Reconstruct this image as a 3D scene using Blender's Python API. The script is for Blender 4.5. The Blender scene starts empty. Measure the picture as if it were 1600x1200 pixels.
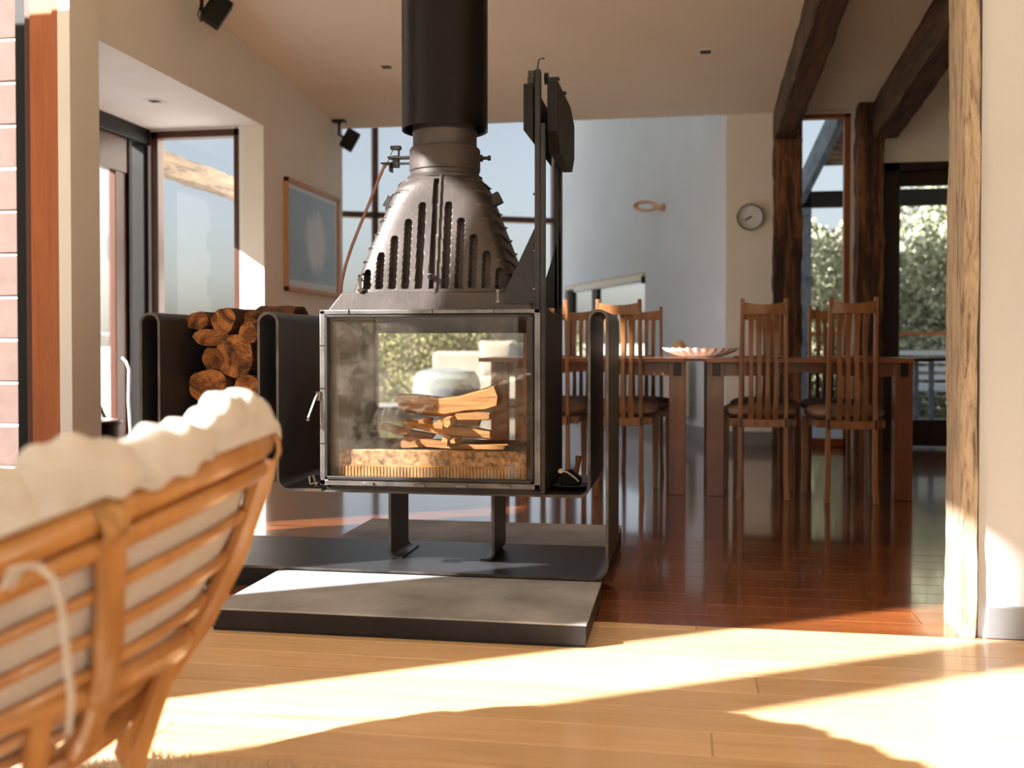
import bpy, math, random
from math import sin, cos, pi, radians, sqrt, atan2, floor
from mathutils import Vector, Matrix
random.seed(7)
S = bpy.context.scene
COL = S.collection
# ------------------------------------------------------------------ camera
cd = bpy.data.cameras.new('camera'); cam = bpy.data.objects.new('camera', cd); COL.objects.link(cam)
cam.location = (0, 0, .82); cam.rotation_euler = (radians(89), 0, radians(9.6))
cd.sensor_width = 36; cd.lens = 36.0; cd.shift_y = -.02
cd.clip_start = .05; cd.clip_end = 500
cd.dof.use_dof = True; cd.dof.focus_distance = 3.4; cd.dof.aperture_fstop = 2.6
S.camera = cam
# ------------------------------------------------------------------ sky, sun, exposure
w = bpy.data.worlds.new('world'); S.world = w; w.use_nodes = True
nt = w.node_tree; nt.nodes.clear()
N = nt.nodes.new; L = nt.links.new
sk = N('ShaderNodeTexSky'); hs = N('ShaderNodeHueSaturation'); bg = N('ShaderNodeBackground'); wo = N('ShaderNodeOutputWorld')
sk.sky_type = 'NISHITA'; sk.sun_disc = False; sk.sun_elevation = radians(30); sk.sun_rotation = radians(238.5); sk.dust_density = 2.5; sk.air_density = 1.0
hs.inputs['Saturation'].default_value = .55
L(sk.outputs[0], hs.inputs['Color']); L(hs.outputs[0], bg.inputs[0]); L(bg.outputs[0], wo.inputs[0])
bg.inputs[1].default_value = .098
sd = bpy.data.lights.new('sun', 'SUN'); sun = bpy.data.objects.new('sun', sd); COL.objects.link(sun)
SUN_AZ = radians(31.5); TEL = .58
sdir = Vector((cos(SUN_AZ), sin(SUN_AZ), -TEL)).normalized()
sun.rotation_euler = sdir.to_track_quat('-Z', 'Y').to_euler()
sd.energy = 14; sd.angle = radians(.8); sd.color = (1, .95, .88)
S.view_settings.view_transform = 'Standard'; S.view_settings.look = 'None'
try: S.cycles.diffuse_bounces = 8; S.cycles.max_bounces = 16; S.cycles.transparent_max_bounces = 24
except Exception: pass
S.view_settings.exposure = 1.0; S.view_settings.gamma = 1; S.view_settings.use_curve_mapping = False

# ------------------------------------------------------------------ materials
def lin(c):
    return tuple((x/12.92 if x <= .04045 else ((x+.055)/1.055)**2.4) for x in (v/255 for v in c)) + (1,)
def base(name):
    m = bpy.data.materials.new(name); m.use_nodes = True
    t = m.node_tree; b = t.nodes['Principled BSDF']
    return m, t, b
def coords(t, scale=(1, 1, 1), rnd=True):
    tc = t.nodes.new('ShaderNodeTexCoord'); mp = t.nodes.new('ShaderNodeMapping')
    mp.inputs['Scale'].default_value = scale
    if rnd:
        oi = t.nodes.new('ShaderNodeObjectInfo'); ml = t.nodes.new('ShaderNodeVectorMath'); ml.operation = 'MULTIPLY_ADD'
        cb = t.nodes.new('ShaderNodeCombineXYZ')
        for k in range(3): t.links.new(oi.outputs['Random'], cb.inputs[k])
        t.links.new(cb.outputs[0], ml.inputs[0]); ml.inputs[1].default_value = (37, 53, 71); t.links.new(tc.outputs['Object'], ml.inputs[2])
        t.links.new(ml.outputs[0], mp.inputs[0])
    else:
        t.links.new(tc.outputs['Object'], mp.inputs[0])
    return mp.outputs[0]
def noise(t, v, scale, detail=4, rough=.55, dist=0):
    n = t.nodes.new('ShaderNodeTexNoise'); n.inputs['Scale'].default_value = scale; n.inputs['Detail'].default_value = detail
    n.inputs['Roughness'].default_value = rough; n.inputs['Distortion'].default_value = dist
    if v is not None: t.links.new(v, n.inputs['Vector'])
    return n.outputs['Fac']
def ramp(t, fac, stops):
    r = t.nodes.new('ShaderNodeValToRGB'); el = r.color_ramp.elements
    el[0].position, el[0].color = stops[0][0], lin(stops[0][1]); el[1].position, el[1].color = stops[-1][0], lin(stops[-1][1])
    for p, c in stops[1:-1]: q = el.new(p); q.color = lin(c)
    t.links.new(fac, r.inputs[0]); return r.outputs[0]
def bump(t, b, fac, strength, dist=.002):
    n = t.nodes.new('ShaderNodeBump'); n.inputs['Strength'].default_value = strength; n.inputs['Distance'].default_value = dist
    t.links.new(fac, n.inputs['Height']); t.links.new(n.outputs[0], b.inputs['Normal'])
def mix(t, a, b2, fac, mode='MIX'):
    m = t.nodes.new('ShaderNodeMix'); m.data_type = 'RGBA'; m.blend_type = mode
    for s, v in ((6, a), (7, b2), (0, fac)):
        if hasattr(v, 'is_linked'): t.links.new(v, m.inputs[s])
        elif s == 0: m.inputs[0].default_value = v
        else: m.inputs[s].default_value = v
    return m.outputs[2]
def plain(name, c, rough=.6, metal=0, var=.06, scale=8, bmp=.15, coat=0, stretch=(1, 1, 1)):
    m, t, b = base(name); v = coords(t, stretch)
    n = noise(t, v, scale)
    d = tuple(int(x*(1-var)) for x in c); u = tuple(min(255, int(x*(1+var))) for x in c)
    t.links.new(ramp(t, n, [(.3, d), (.7, u)]), b.inputs['Base Color'])
    b.inputs['Roughness'].default_value = rough; b.inputs['Metallic'].default_value = metal
    if coat: b.inputs['Coat Weight'].default_value = coat; b.inputs['Coat Roughness'].default_value = .15
    if bmp: bump(t, b, noise(t, v, scale*12, 3), bmp, .0015)
    return m
def wood(name, c1, c2, axis='X', scale=1., rough=.4, rnd=.25, bmp=.15, coat=0, c3=None, fine=1.):
    m, t, b = base(name)
    s = [14*fine, 14*fine, 14*fine]; s['XYZ'.index(axis)] = .9
    v = coords(t, tuple(x*scale for x in s))
    n = noise(t, v, 1.3, 6, .6, .6); n2 = noise(t, v, 6, 3)
    a = t.nodes.new('ShaderNodeMath'); a.operation = 'MULTIPLY_ADD'; a.inputs[1].default_value = .3; t.links.new(n2, a.inputs[0]); t.links.new(n, a.inputs[2])
    st = [(.38, c1), (.85, c2)] if c3 is None else [(.35, c1), (.62, c2), (.85, c3)]
    col = ramp(t, a.outputs[0], st)
    oi = t.nodes.new('ShaderNodeObjectInfo'); hv = t.nodes.new('ShaderNodeHueSaturation')
    mr = t.nodes.new('ShaderNodeMapRange'); mr.inputs[3].default_value = 1-rnd; mr.inputs[4].default_value = 1+rnd*.6
    t.links.new(oi.outputs['Random'], mr.inputs[0]); t.links.new(mr.outputs[0], hv.inputs['Value']); t.links.new(col, hv.inputs['Color'])
    t.links.new(hv.outputs[0], b.inputs['Base Color'])
    b.inputs['Roughness'].default_value = rough
    if coat: b.inputs['Coat Weight'].default_value = coat; b.inputs['Coat Roughness'].default_value = .08
    bump(t, b, a.outputs[0], bmp, .002)
    return m
def floor_flat(name, c1, c2, c3, rough):       # boards too far away to tell apart
    m, t, b = base(name)
    tc = t.nodes.new('ShaderNodeTexCoord')
    bk = t.nodes.new('ShaderNodeTexBrick'); bk.inputs['Scale'].default_value = 1; bk.inputs['Mortar Size'].default_value = .0012
    bk.inputs['Brick Width'].default_value = 1.9; bk.inputs['Row Height'].default_value = .13; bk.offset = .37
    bk.inputs['Color1'].default_value = lin(c1); bk.inputs['Color2'].default_value = lin(c2); bk.inputs['Mortar'].default_value = lin((40, 22, 12))
    t.links.new(tc.outputs['Object'], bk.inputs['Vector'])
    v = coords(t, (.9, 14, 14), False)
    n = noise(t, v, 1.5, 6)
    g = ramp(t, n, [(.3, (150, 150, 150)), (.7, (255, 250, 245))])
    t.links.new(mix(t, bk.outputs['Color'], g, .8, 'MULTIPLY'), b.inputs['Base Color'])
    b.inputs['Roughness'].default_value = rough; b.inputs['Coat Weight'].default_value = .8; b.inputs['Coat Roughness'].default_value = .07
    bump(t, b, n, .06, .002)
    return m
def glass(name, tint=(1, 1, 1, 1), ior=1.45, dirt=0):
    m = bpy.data.materials.new(name); m.use_nodes = True; t = m.node_tree; t.nodes.clear()
    o = t.nodes.new('ShaderNodeOutputMaterial'); tr = t.nodes.new('ShaderNodeBsdfTransparent'); gl = t.nodes.new('ShaderNodeBsdfGlossy')
    lw = t.nodes.new('ShaderNodeLayerWeight'); lw.inputs[0].default_value = .5; pw = t.nodes.new('ShaderNodeMath'); pw.operation = 'POWER'; pw.inputs[1].default_value = 5
    fr = t.nodes.new('ShaderNodeMath'); fr.operation = 'MULTIPLY_ADD'; fr.inputs[1].default_value = .9; fr.inputs[2].default_value = .035 if ior < 1.48 else .05
    t.links.new(lw.outputs['Facing'], pw.inputs[0]); t.links.new(pw.outputs[0], fr.inputs[0]); mx = t.nodes.new('ShaderNodeMixShader')
    tr.inputs[0].default_value = tint; gl.inputs['Roughness'].default_value = .005
    t.links.new(fr.outputs[0], mx.inputs[0]); t.links.new(tr.outputs[0], mx.inputs[1]); t.links.new(gl.outputs[0], mx.inputs[2])
    out = mx.outputs[0]
    if dirt:
        df = t.nodes.new('ShaderNodeBsdfDiffuse'); df.inputs[0].default_value = (.55, .5, .45, 1)
        v = coords(t, (1, 1, 1), False)
        n = noise(t, v, 9, 6, .7); r = t.nodes.new('ShaderNodeMapRange'); r.inputs[1].default_value = .42; r.inputs[2].default_value = .85
        r.inputs[3].default_value = 0; r.inputs[4].default_value = dirt; t.links.new(n, r.inputs[0])
        m2 = t.nodes.new('ShaderNodeMixShader'); t.links.new(r.outputs[0], m2.inputs[0]); t.links.new(out, m2.inputs[1]); t.links.new(df.outputs[0], m2.inputs[2]); out = m2.outputs[0]
    t.links.new(out, o.inputs[0])
    return m
M = {}
M['wall'] = plain('wall_paint', (236, 231, 223), .85, var=.012, scale=3, bmp=.04)
M['nib'] = plain('grey_white_paint', (198, 200, 206), .85, var=.01, scale=3, bmp=.04)
M['white'] = plain('white_paint', (240, 238, 235), .8, var=.01, scale=3, bmp=.04)
M['blue_wall'] = plain('cool_white_paint', (214, 226, 244), .8, var=.01, scale=3, bmp=.03)
M['ceiling'] = plain('ceiling_paint', (240, 230, 212), .9, var=.012, scale=2, bmp=.03)
M['skirting'] = plain('grey_skirting_paint', (140, 142, 148), .45, var=.03, bmp=.02)
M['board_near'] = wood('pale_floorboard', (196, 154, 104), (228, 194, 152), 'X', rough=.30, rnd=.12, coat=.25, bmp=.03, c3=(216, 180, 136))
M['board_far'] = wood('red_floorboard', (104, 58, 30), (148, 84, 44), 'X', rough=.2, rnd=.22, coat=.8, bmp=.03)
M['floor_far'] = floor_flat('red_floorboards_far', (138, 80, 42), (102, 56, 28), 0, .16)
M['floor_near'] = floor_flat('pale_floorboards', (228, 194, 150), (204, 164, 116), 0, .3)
M['steel'] = plain('blackened_steel', (42, 41, 43), .38, .1, var=.25, scale=5, bmp=.06)
M['steel_edge'] = plain('pale_steel_edge', (84, 80, 78), .4, .7, var=.3, scale=9, bmp=.06)  # paler steel tone along the front edges of the stand
M['iron'] = plain('cast_iron', (64, 58, 57), .48, .3, var=.18, scale=6, bmp=.35)
M['flue'] = plain('flue_enamel', (20, 18, 18), .36, .3, var=.08, scale=3, bmp=.05)
M['door_metal'] = plain('stove_door_metal', (112, 110, 110), .35, .75, var=.2, scale=12, bmp=.08)
M['black'] = plain('matt_black', (16, 15, 16), .5, var=.1, bmp=.05)
M['soot'] = plain('sooty_firebrick', (36, 30, 27), .9, var=.35, scale=9, bmp=.4)
M['grey_brick'] = plain('grey_firebrick_panel', (108, 112, 118), .8, var=.2, scale=7, bmp=.3)
M['ledge'] = plain('speckled_firebrick', (150, 120, 92), .9, var=.45, scale=60, bmp=.8)
M['brass'] = plain('old_brass_grate', (176, 142, 96), .5, .3, var=.2, scale=30)
M['copper'] = plain('copper_conduit', (132, 98, 84), .42, .8, var=.12)
M['chrome'] = plain('chrome', (130, 128, 126), .2, 1, var=.02, bmp=0)
M['concrete'] = plain('concrete_slab', (150, 152, 157), .7, var=.17, scale=4, bmp=.3)
M['slab_side'] = plain('black_slab_edge', (34, 31, 34), .55, var=.15, scale=6, bmp=.2)
M['bark'] = plain('bark', (74, 48, 34), .95, var=.5, scale=14, bmp=1.5, stretch=(1, .25, 1))
M['cut'] = wood('cut_wood', (56, 34, 22), (160, 112, 66), 'Z', .9, .85, .3, .9)
def endgrain():
    m, t, b = base('log_end_grain'); tc = t.nodes.new('ShaderNodeTexCoord'); sx = t.nodes.new('ShaderNodeSeparateXYZ'); t.links.new(tc.outputs['Object'], sx.inputs[0])
    cb = t.nodes.new('ShaderNodeCombineXYZ'); t.links.new(sx.outputs[0], cb.inputs[0]); t.links.new(sx.outputs[2], cb.inputs[1])
    ln = t.nodes.new('ShaderNodeVectorMath'); ln.operation = 'LENGTH'; t.links.new(cb.outputs[0], ln.inputs[0])
    v = coords(t, (1, .3, 1)); nz = noise(t, v, 14, 6, .65, .8)
    a = t.nodes.new('ShaderNodeMath'); a.operation = 'MULTIPLY_ADD'; a.inputs[1].default_value = .045; t.links.new(nz, a.inputs[0]); t.links.new(ln.outputs['Value'], a.inputs[2])
    w_ = t.nodes.new('ShaderNodeMath'); w_.operation = 'MULTIPLY'; w_.inputs[1].default_value = 620; t.links.new(a.outputs[0], w_.inputs[0])
    s_ = t.nodes.new('ShaderNodeMath'); s_.operation = 'SINE'; t.links.new(w_.outputs[0], s_.inputs[0])
    mr = t.nodes.new('ShaderNodeMapRange'); mr.inputs[1].default_value = -1; mr.inputs[2].default_value = 1; mr.inputs[3].default_value = .72; mr.inputs[4].default_value = 1; t.links.new(s_.outputs[0], mr.inputs[0])
    c = ramp(t, noise(t, v, 9, 7, .7, 1.2), [(.36, (40, 24, 16)), (.47, (124, 76, 40)), (.6, (190, 128, 72)), (.75, (140, 90, 50))])
    hv = t.nodes.new('ShaderNodeHueSaturation'); t.links.new(c, hv.inputs['Color']); t.links.new(mr.outputs[0], hv.inputs['Value'])
    t.links.new(hv.outputs[0], b.inputs['Base Color']); b.inputs['Roughness'].default_value = .85; bump(t, b, nz, .9, .006); return m
M['endgrain'] = endgrain()
M['fresh'] = wood('split_firewood', (112, 74, 42), (198, 152, 100), 'X', 4.5, .75, .22, .9)
M['chairwood'] = wood('honey_chair_wood', (104, 66, 38), (166, 114, 70), 'Z', 1, .38, .14, .08, .2)
M['tablewood'] = wood('red_table_wood', (96, 56, 34), (140, 86, 54), 'Z', .8, .3, .08, .06, .35)
M['tabletop'] = wood('red_tabletop_wood', (128, 72, 42), (172, 106, 66), 'X', .8, .25, .08, .06, .4)
M['seat'] = plain('taupe_suede', (146, 122, 110), .9, var=.1, scale=14, bmp=.3)
for k_, v_ in (('flue', .22), ('black', .25), ('steel', .35), ('slab_side', .3)): M[k_].node_tree.nodes['Principled BSDF'].inputs['Specular IOR Level'].default_value = v_
def rustic(name, stops, axis='Z', sc=1., rough=.8, b_=.9):
    m, t, b = base(name); s = [9*sc]*3; s['XYZ'.index(axis)] = 1.1*sc
    v = coords(t, tuple(s)); n = noise(t, v, 1.0, 8, .62, 1.0); n2 = noise(t, coords(t, tuple(x*4 for x in s)), 2, 6, .7, .3)
    a = t.nodes.new('ShaderNodeMath'); a.operation = 'MULTIPLY_ADD'; a.inputs[1].default_value = .35; a.inputs[2].default_value = -.17
    t.links.new(n2, a.inputs[0]); ad = t.nodes.new('ShaderNodeMath'); ad.operation = 'ADD'; t.links.new(n, ad.inputs[0]); t.links.new(a.outputs[0], ad.inputs[1])
    t.links.new(ramp(t, ad.outputs[0], stops), b.inputs['Base Color']); b.inputs['Roughness'].default_value = rough
    bump(t, b, ad.outputs[0], b_, .008); return m
M['rustic'] = rustic('dark_rustic_timber', [(.36, (32, 20, 14)), (.5, (74, 46, 28)), (.62, (140, 94, 54)), (.75, (90, 58, 34))])
M['rustic_beam'] = rustic('dark_rustic_beam_timber', [(.36, (38, 26, 20)), (.5, (76, 52, 38)), (.62, (108, 74, 50)), (.75, (68, 46, 32))], 'Y')
M['weathered'] = rustic('pale_weathered_timber', [(.34, (104, 88, 74)), (.44, (164, 146, 126)), (.6, (190, 172, 150)), (.75, (150, 130, 110))], 'Z', 4.5, .85, .6)
M['weathered_y'] = rustic('grey_weathered_beam', [(.34, (54, 44, 36)), (.5, (112, 98, 82)), (.75, (140, 116, 90))], 'Y', 1.5)
M['grey_timber'] = rustic('blue_grey_weathered_timber', [(.34, (84, 92, 102)), (.5, (120, 130, 142)), (.75, (146, 154, 164))], 'Y', 1.5)
M['cedar'] = wood('orange_cedar_jamb', (150, 78, 26), (176, 100, 40), 'Z', 1.5, .45, .02, .1)
M['cedar_dark'] = wood('dark_cedar_frame', (66, 32, 20), (92, 48, 28), 'Z', 1, .4, .05, .08)
M['cedar_x'] = wood('dark_cedar_rail', (66, 32, 20), (92, 48, 28), 'Y', 1, .4, .05, .08)
M['darkdoor'] = wood('near_black_door_timber', (26, 14, 10), (48, 26, 18), 'Z', 1, .35, .02, .05)
M['block'] = plain('pale_pink_block', (112, 92, 87), .9, var=.05, scale=10, bmp=.5)
M['mortar'] = plain('mortar', (140, 132, 128), .95, var=.05, scale=20)
M['rattan'] = wood('golden_rattan', (168, 110, 56), (204, 150, 88), 'Z', .7, .32, .04, .1, .35)
M['rattan_bind'] = plain('rattan_binding', (190, 148, 94), .45, var=.15, scale=60, bmp=.5)
def cloth(name, c):
    m, t, b = base(name); v = coords(t)
    n = noise(t, v, 26, 4); n2 = noise(t, v, 300, 2)
    t.links.new(ramp(t, n, [(.3, tuple(int(x*.95) for x in c)), (.7, c)]), b.inputs['Base Color']); b.inputs['Roughness'].default_value = .95
    b.inputs['Sheen Weight'].default_value = .2
    bump(t, b, n, .5, .012); return m
M['cushion'] = cloth('ivory_cotton', (208, 203, 197))
M['sofa'] = cloth('white_linen', (160, 158, 152)); M['greycush'] = cloth('grey_linen', (44, 48, 54)); M['bluecush'] = cloth('pale_blue_linen', (116, 130, 142))
M['rug'] = cloth('cream_wool', (214, 196, 168))
M['oak'] = wood('oak_picture_frame', (176, 124, 84), (206, 156, 114), 'Z', 1, .5, .02)
M['mat'] = plain('white_mount', (226, 226, 222), .8, var=.01, bmp=0)
M['cream'] = plain('cream_enamel', (226, 216, 196), .5, var=.01, bmp=0)
M['ceramic'] = plain('pale_ceramic', (226, 218, 212), .5, var=.04)
M['stone'] = plain('peach_stone', (214, 180, 150), .7, var=.06)
M['glass'] = glass('window_glass')
M['stove_glass'] = glass('stove_glass', (.93, .91, .88, 1), 1.5, .10)
M['deck'] = plain('grey_deck', (132, 138, 146), .6, var=.08, scale=3, stretch=(1, 12, 1))
M['ground'] = plain('dry_grass_ground', (190, 184, 156), .95, var=.2, scale=2)
M['hill'] = plain('hazy_hill', (150, 166, 160), .95, var=.1, scale=.2)
M['placemat'] = plain('woven_placemat', (150, 122, 92), .9, var=.2, scale=70, bmp=.8)
M['green'] = plain('green_glaze', (60, 110, 96), .3, var=.1)
M['whitepaint'] = plain('white_slats', (226, 230, 234), .5, var=.02)
def leafmat(name, a, b2, c):
    m, t, b = base(name); g = t.nodes.new('ShaderNodeNewGeometry')
    t.links.new(ramp(t, g.outputs['Random Per Island'], [(0, a), (.5, b2), (1, c)]), b.inputs['Base Color']); b.inputs['Roughness'].default_value = .7
    b.inputs['Transmission Weight'].default_value = 0
    return m
M['leaf_grey'] = leafmat('grey_green_leaves', (122, 126, 104), (162, 165, 138), (184, 186, 160))
M['leaf_yellow'] = leafmat('yellow_green_leaves', (84, 92, 58), (120, 124, 84), (146, 146, 104))
M['stem'] = plain('stem_bark', (110, 96, 80), .9)
# ------------------------------------------------------------------ mesh helpers
class MB:
    def __init__(s): s.v = []; s.f = []; s.mi = []
    def face(s, idx, m=0): s.f.append(idx); s.mi.append(m)
    def box(s, x0, x1, y0, y1, z0, z1, m=0, rot=None, piv=None):
        n = len(s.v)
        P = [Vector(p) for p in ((x0, y0, z0), (x1, y0, z0), (x1, y1, z0), (x0, y1, z0), (x0, y0, z1), (x1, y0, z1), (x1, y1, z1), (x0, y1, z1))]
        if rot is not None:
            c = Vector(piv) if piv else Vector(((x0+x1)/2, (y0+y1)/2, (z0+z1)/2)); P = [c + rot @ (p-c) for p in P]
        s.v += [tuple(p) for p in P]
        for q in ((0, 3, 2, 1), (4, 5, 6, 7), (0, 1, 5, 4), (1, 2, 6, 5), (2, 3, 7, 6), (3, 0, 4, 7)): s.face(tuple(n+i for i in q), m)
        return s
    def prism(s, poly, a0, a1, axis='Y', m=0):     # poly in the two other axes
        n = len(s.v); k = len(poly)
        def pt(p, a): return {'Y': (p[0], a, p[1]), 'X': (a, p[0], p[1]), 'Z': (p[0], p[1], a)}[axis]
        s.v += [pt(p, a0) for p in poly] + [pt(p, a1) for p in poly]
        s.face(tuple(n+i for i in range(k)), m); s.face(tuple(n+k+i for i in reversed(range(k))), m)
        for i in range(k): j = (i+1) % k; s.face((n+i, n+k+i, n+k+j, n+j), m)
        return s
    def tube(s, pts, r, n=10, closed=False, caps=True, m=0, flat=1.):
        pts = [Vector(p) for p in pts]; k = len(pts); b = len(s.v)
        rr = r if callable(r) else (lambda i: r)
        up = None
        for i, p in enumerate(pts):
            if closed: t = pts[(i+1) % k]-pts[i-1]
            else: t = pts[min(i+1, k-1)]-pts[max(i-1, 0)]
            t.normalize()
            if up is None:
                a = Vector((0, 0, 1)) if abs(t.z) < .9 else Vector((1, 0, 0)); up = (a - t*a.dot(t)).normalized()
            else: up = (up - t*up.dot(t)).normalized()
            sd_ = t.cross(up)
            for j in range(n):
                a = 2*pi*j/n; s.v.append(tuple(p + (up*cos(a)*flat + sd_*sin(a))*rr(i)))
        for i in range(k if closed else k-1):
            i2 = (i+1) % k
            for j in range(n): j2 = (j+1) % n; s.face((b+i*n+j, b+i*n+j2, b+i2*n+j2, b+i2*n+j), m)
        if caps and not closed:
            s.face(tuple(b+j for j in reversed(range(n))), m); s.face(tuple(b+(k-1)*n+j for j in range(n)), m)
        return s
    def lathe(s, prof, c=(0, 0, 0), n=32, R=None, m=0, caps=True):
        b = len(s.v); R = R or Matrix.Identity(3); c = Vector(c)
        for r, z in prof:
            for j in range(n): a = 2*pi*j/n; s.v.append(tuple(c + R @ Vector((r*cos(a), r*sin(a), z))))
        for i in range(len(prof)-1):
            for j in range(n): j2 = (j+1) % n; s.face((b+i*n+j, b+i*n+j2, b+(i+1)*n+j2, b+(i+1)*n+j), m)
        if caps:
            s.face(tuple(b+j for j in reversed(range(n))), m); s.face(tuple(b+(len(prof)-1)*n+j for j in range(n)), m)
        return s
    def grid(s, fn, nu, nv, m=0, closeu=False):
        b = len(s.v); cu = nu if closeu else nu+1
        for i in range(nv+1):
            for j in range(cu): s.v.append(tuple(fn(j/nu, i/nv)))
        for i in range(nv):
            for j in range(nu): j2 = (j+1) % cu if closeu else j+1; s.face((b+i*cu+j, b+i*cu+j2, b+(i+1)*cu+j2, b+(i+1)*cu+j), m)
        return s
def wloc(o):
    v = Vector((0, 0, 0))
    while o is not None: v += o.location; o = o.parent
    return v
def obj(name, mb, mats, parent=None, org=None, bev=0, smooth=True, ang=32, local=False, kind=None):
    """link one mesh object; vertices are given in world space unless local"""
    if not isinstance(mats, (list, tuple)): mats = [mats]
    o0 = Vector(org) if org is not None else (wloc(parent) if (parent is not None and not local) else Vector((0, 0, 0)))
    me = bpy.data.meshes.new(name); me.from_pydata([tuple(Vector(v)-o0) for v in mb.v], [], mb.f)
    for m in mats: me.materials.append(M[m] if isinstance(m, str) else m)
    me.polygons.foreach_set('material_index', mb.mi)
    me.validate(); me.update()
    if smooth:
        me.polygons.foreach_set('use_smooth', [True]*len(me.polygons)); me.set_sharp_from_angle(angle=radians(ang))
    o = bpy.data.objects.new(name, me); COL.objects.link(o)
    if parent is not None:
        o.parent = parent
        if org is not None: o.location = o0 - wloc(parent)
    elif not local: o.location = o0
    if bev:
        b = o.modifiers.new('bevel', 'BEVEL'); b.width = bev; b.segments = 2; b.limit_method = 'ANGLE'; b.angle_limit = radians(40)
    if kind: o['kind'] = kind
    return o
def objs(name, mb, mats, parent=None, **k):
    par = list(range(len(mb.v)))
    def find(i):
        while par[i] != i: par[i] = par[par[i]]; i = par[i]
        return i
    for f in mb.f:
        a = find(f[0])
        for q in f[1:]: par[find(q)] = a
    comp = {}
    for f, m in zip(mb.f, mb.mi): comp.setdefault(find(f[0]), []).append((f, m))
    out = []
    for fs in comp.values():
        ids = sorted({i for f, _ in fs for i in f}); ix = {v: j for j, v in enumerate(ids)}
        b = MB(); b.v = [mb.v[i] for i in ids]
        for f, m in fs: b.face(tuple(ix[i] for i in f), m)
        out.append(obj(name, b, mats, parent, **k))
    return out
def tag(o, label=None, cat=None, group=None, kind=None):
    if label: o['label'] = label
    if cat: o['category'] = cat
    if group: o['group'] = group
    if kind: o['kind'] = kind
    return o
def thing(name, label, cat, loc=(0, 0, 0), rotz=0, group=None):
    o = bpy.data.objects.new(name, None); COL.objects.link(o); o.location = loc; o.rotation_euler = (0, 0, rotz); o.empty_display_size = .05
    return tag(o, label, cat, group)
def struct(name, mb, m, parent=None, **k): return obj(name, mb, m, parent, kind=None if parent else 'structure', **k)
def sroot(name, loc=(0, 0, 0)):
    o = bpy.data.objects.new(name, None); COL.objects.link(o); o.location = loc; o['kind'] = 'structure'; o.empty_display_size = .05; return o
def dup(root, loc, rotz, label, group=None):
    r = root.copy(); COL.objects.link(r); r.location = loc; r.rotation_euler = (0, 0, rotz); r['label'] = label
    if group: r['group'] = group
    for ch in list(root.children):
        c = ch.copy(); COL.objects.link(c); c.parent = r
        for g in list(ch.children): d = g.copy(); COL.objects.link(d); d.parent = c
    return r
def RZ(a): return Matrix.Rotation(a, 3, 'Z')
def RY(a): return Matrix.Rotation(a, 3, 'Y')
def RX(a): return Matrix.Rotation(a, 3, 'X')

# ================================================================== SETTING
XW = -2.94; YB = 8.55; YR = -3.0; XR = 3.2
def zc(y): return 2.70 + .078*(YB-y)            # raking ceiling
# floor: individual boards in the foreground, one surface beyond
fl = sroot('floor')
b = MB(); b.box(-3.2, XR, .9, 4.4, -.06, -.02); obj('subfloor', b, 'black', fl)
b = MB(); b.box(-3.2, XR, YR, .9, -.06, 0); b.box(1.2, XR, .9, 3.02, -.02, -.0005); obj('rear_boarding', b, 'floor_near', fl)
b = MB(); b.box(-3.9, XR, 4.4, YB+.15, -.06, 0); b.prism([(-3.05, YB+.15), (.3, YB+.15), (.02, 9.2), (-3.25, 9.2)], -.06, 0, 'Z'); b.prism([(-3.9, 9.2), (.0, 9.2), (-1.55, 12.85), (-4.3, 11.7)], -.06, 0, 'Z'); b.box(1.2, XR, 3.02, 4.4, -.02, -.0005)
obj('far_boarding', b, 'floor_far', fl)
y = .9; row = 0
while y < 4.39:
    far = y > 3.02; wd = .13
    if y < 3.02 < y+wd+.02: wd = 3.03-y
    wd = min(wd, 4.4-y)
    x = -3.2 - random.uniform(0, 1.2)
    while x < 1.2:
        ln = random.uniform(1.3, 2.6); xa, xb = max(x, -3.2), min(x+ln, 1.2)
        if 1.2-xb < .4: xb = 1.2
        if xb-xa > .02:
            g = .0007; c = .0012; b = MB()
            x0, x1, y0, y1 = xa+g, xb-g, y+g, y+wd-g
            b.v = [(x0, y0, -.02), (x1, y0, -.02), (x1, y1, -.02), (x0, y1, -.02), (x0, y0, -c), (x1, y0, -c), (x1, y1, -c), (x0, y1, -c), (x0+c, y0+c, 0), (x1-c, y0+c, 0), (x1-c, y1-c, 0), (x0+c, y1-c, 0)]
            for q in ((0, 3, 2, 1), (0, 1, 5, 4), (1, 2, 6, 5), (2, 3, 7, 6), (3, 0, 4, 7), (4, 5, 9, 8), (5, 6, 10, 9), (6, 7, 11, 10), (7, 4, 8, 11), (8, 9, 10, 11)): b.face(q)
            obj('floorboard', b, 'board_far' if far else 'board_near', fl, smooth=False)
        x = xb if xb < 1.2 else 9
    y += wd; row += 1
# ceiling (slopes down away from the camera)
b = MB(); b.prism([(YR-.2, zc(YR-.2)), (YB, zc(YB)), (YB, zc(YB)+.25), (YR-.2, zc(YR-.2)+.25)], -3.12, XR+.2, 'X')
struct('ceiling', b, 'ceiling', smooth=False)
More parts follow.
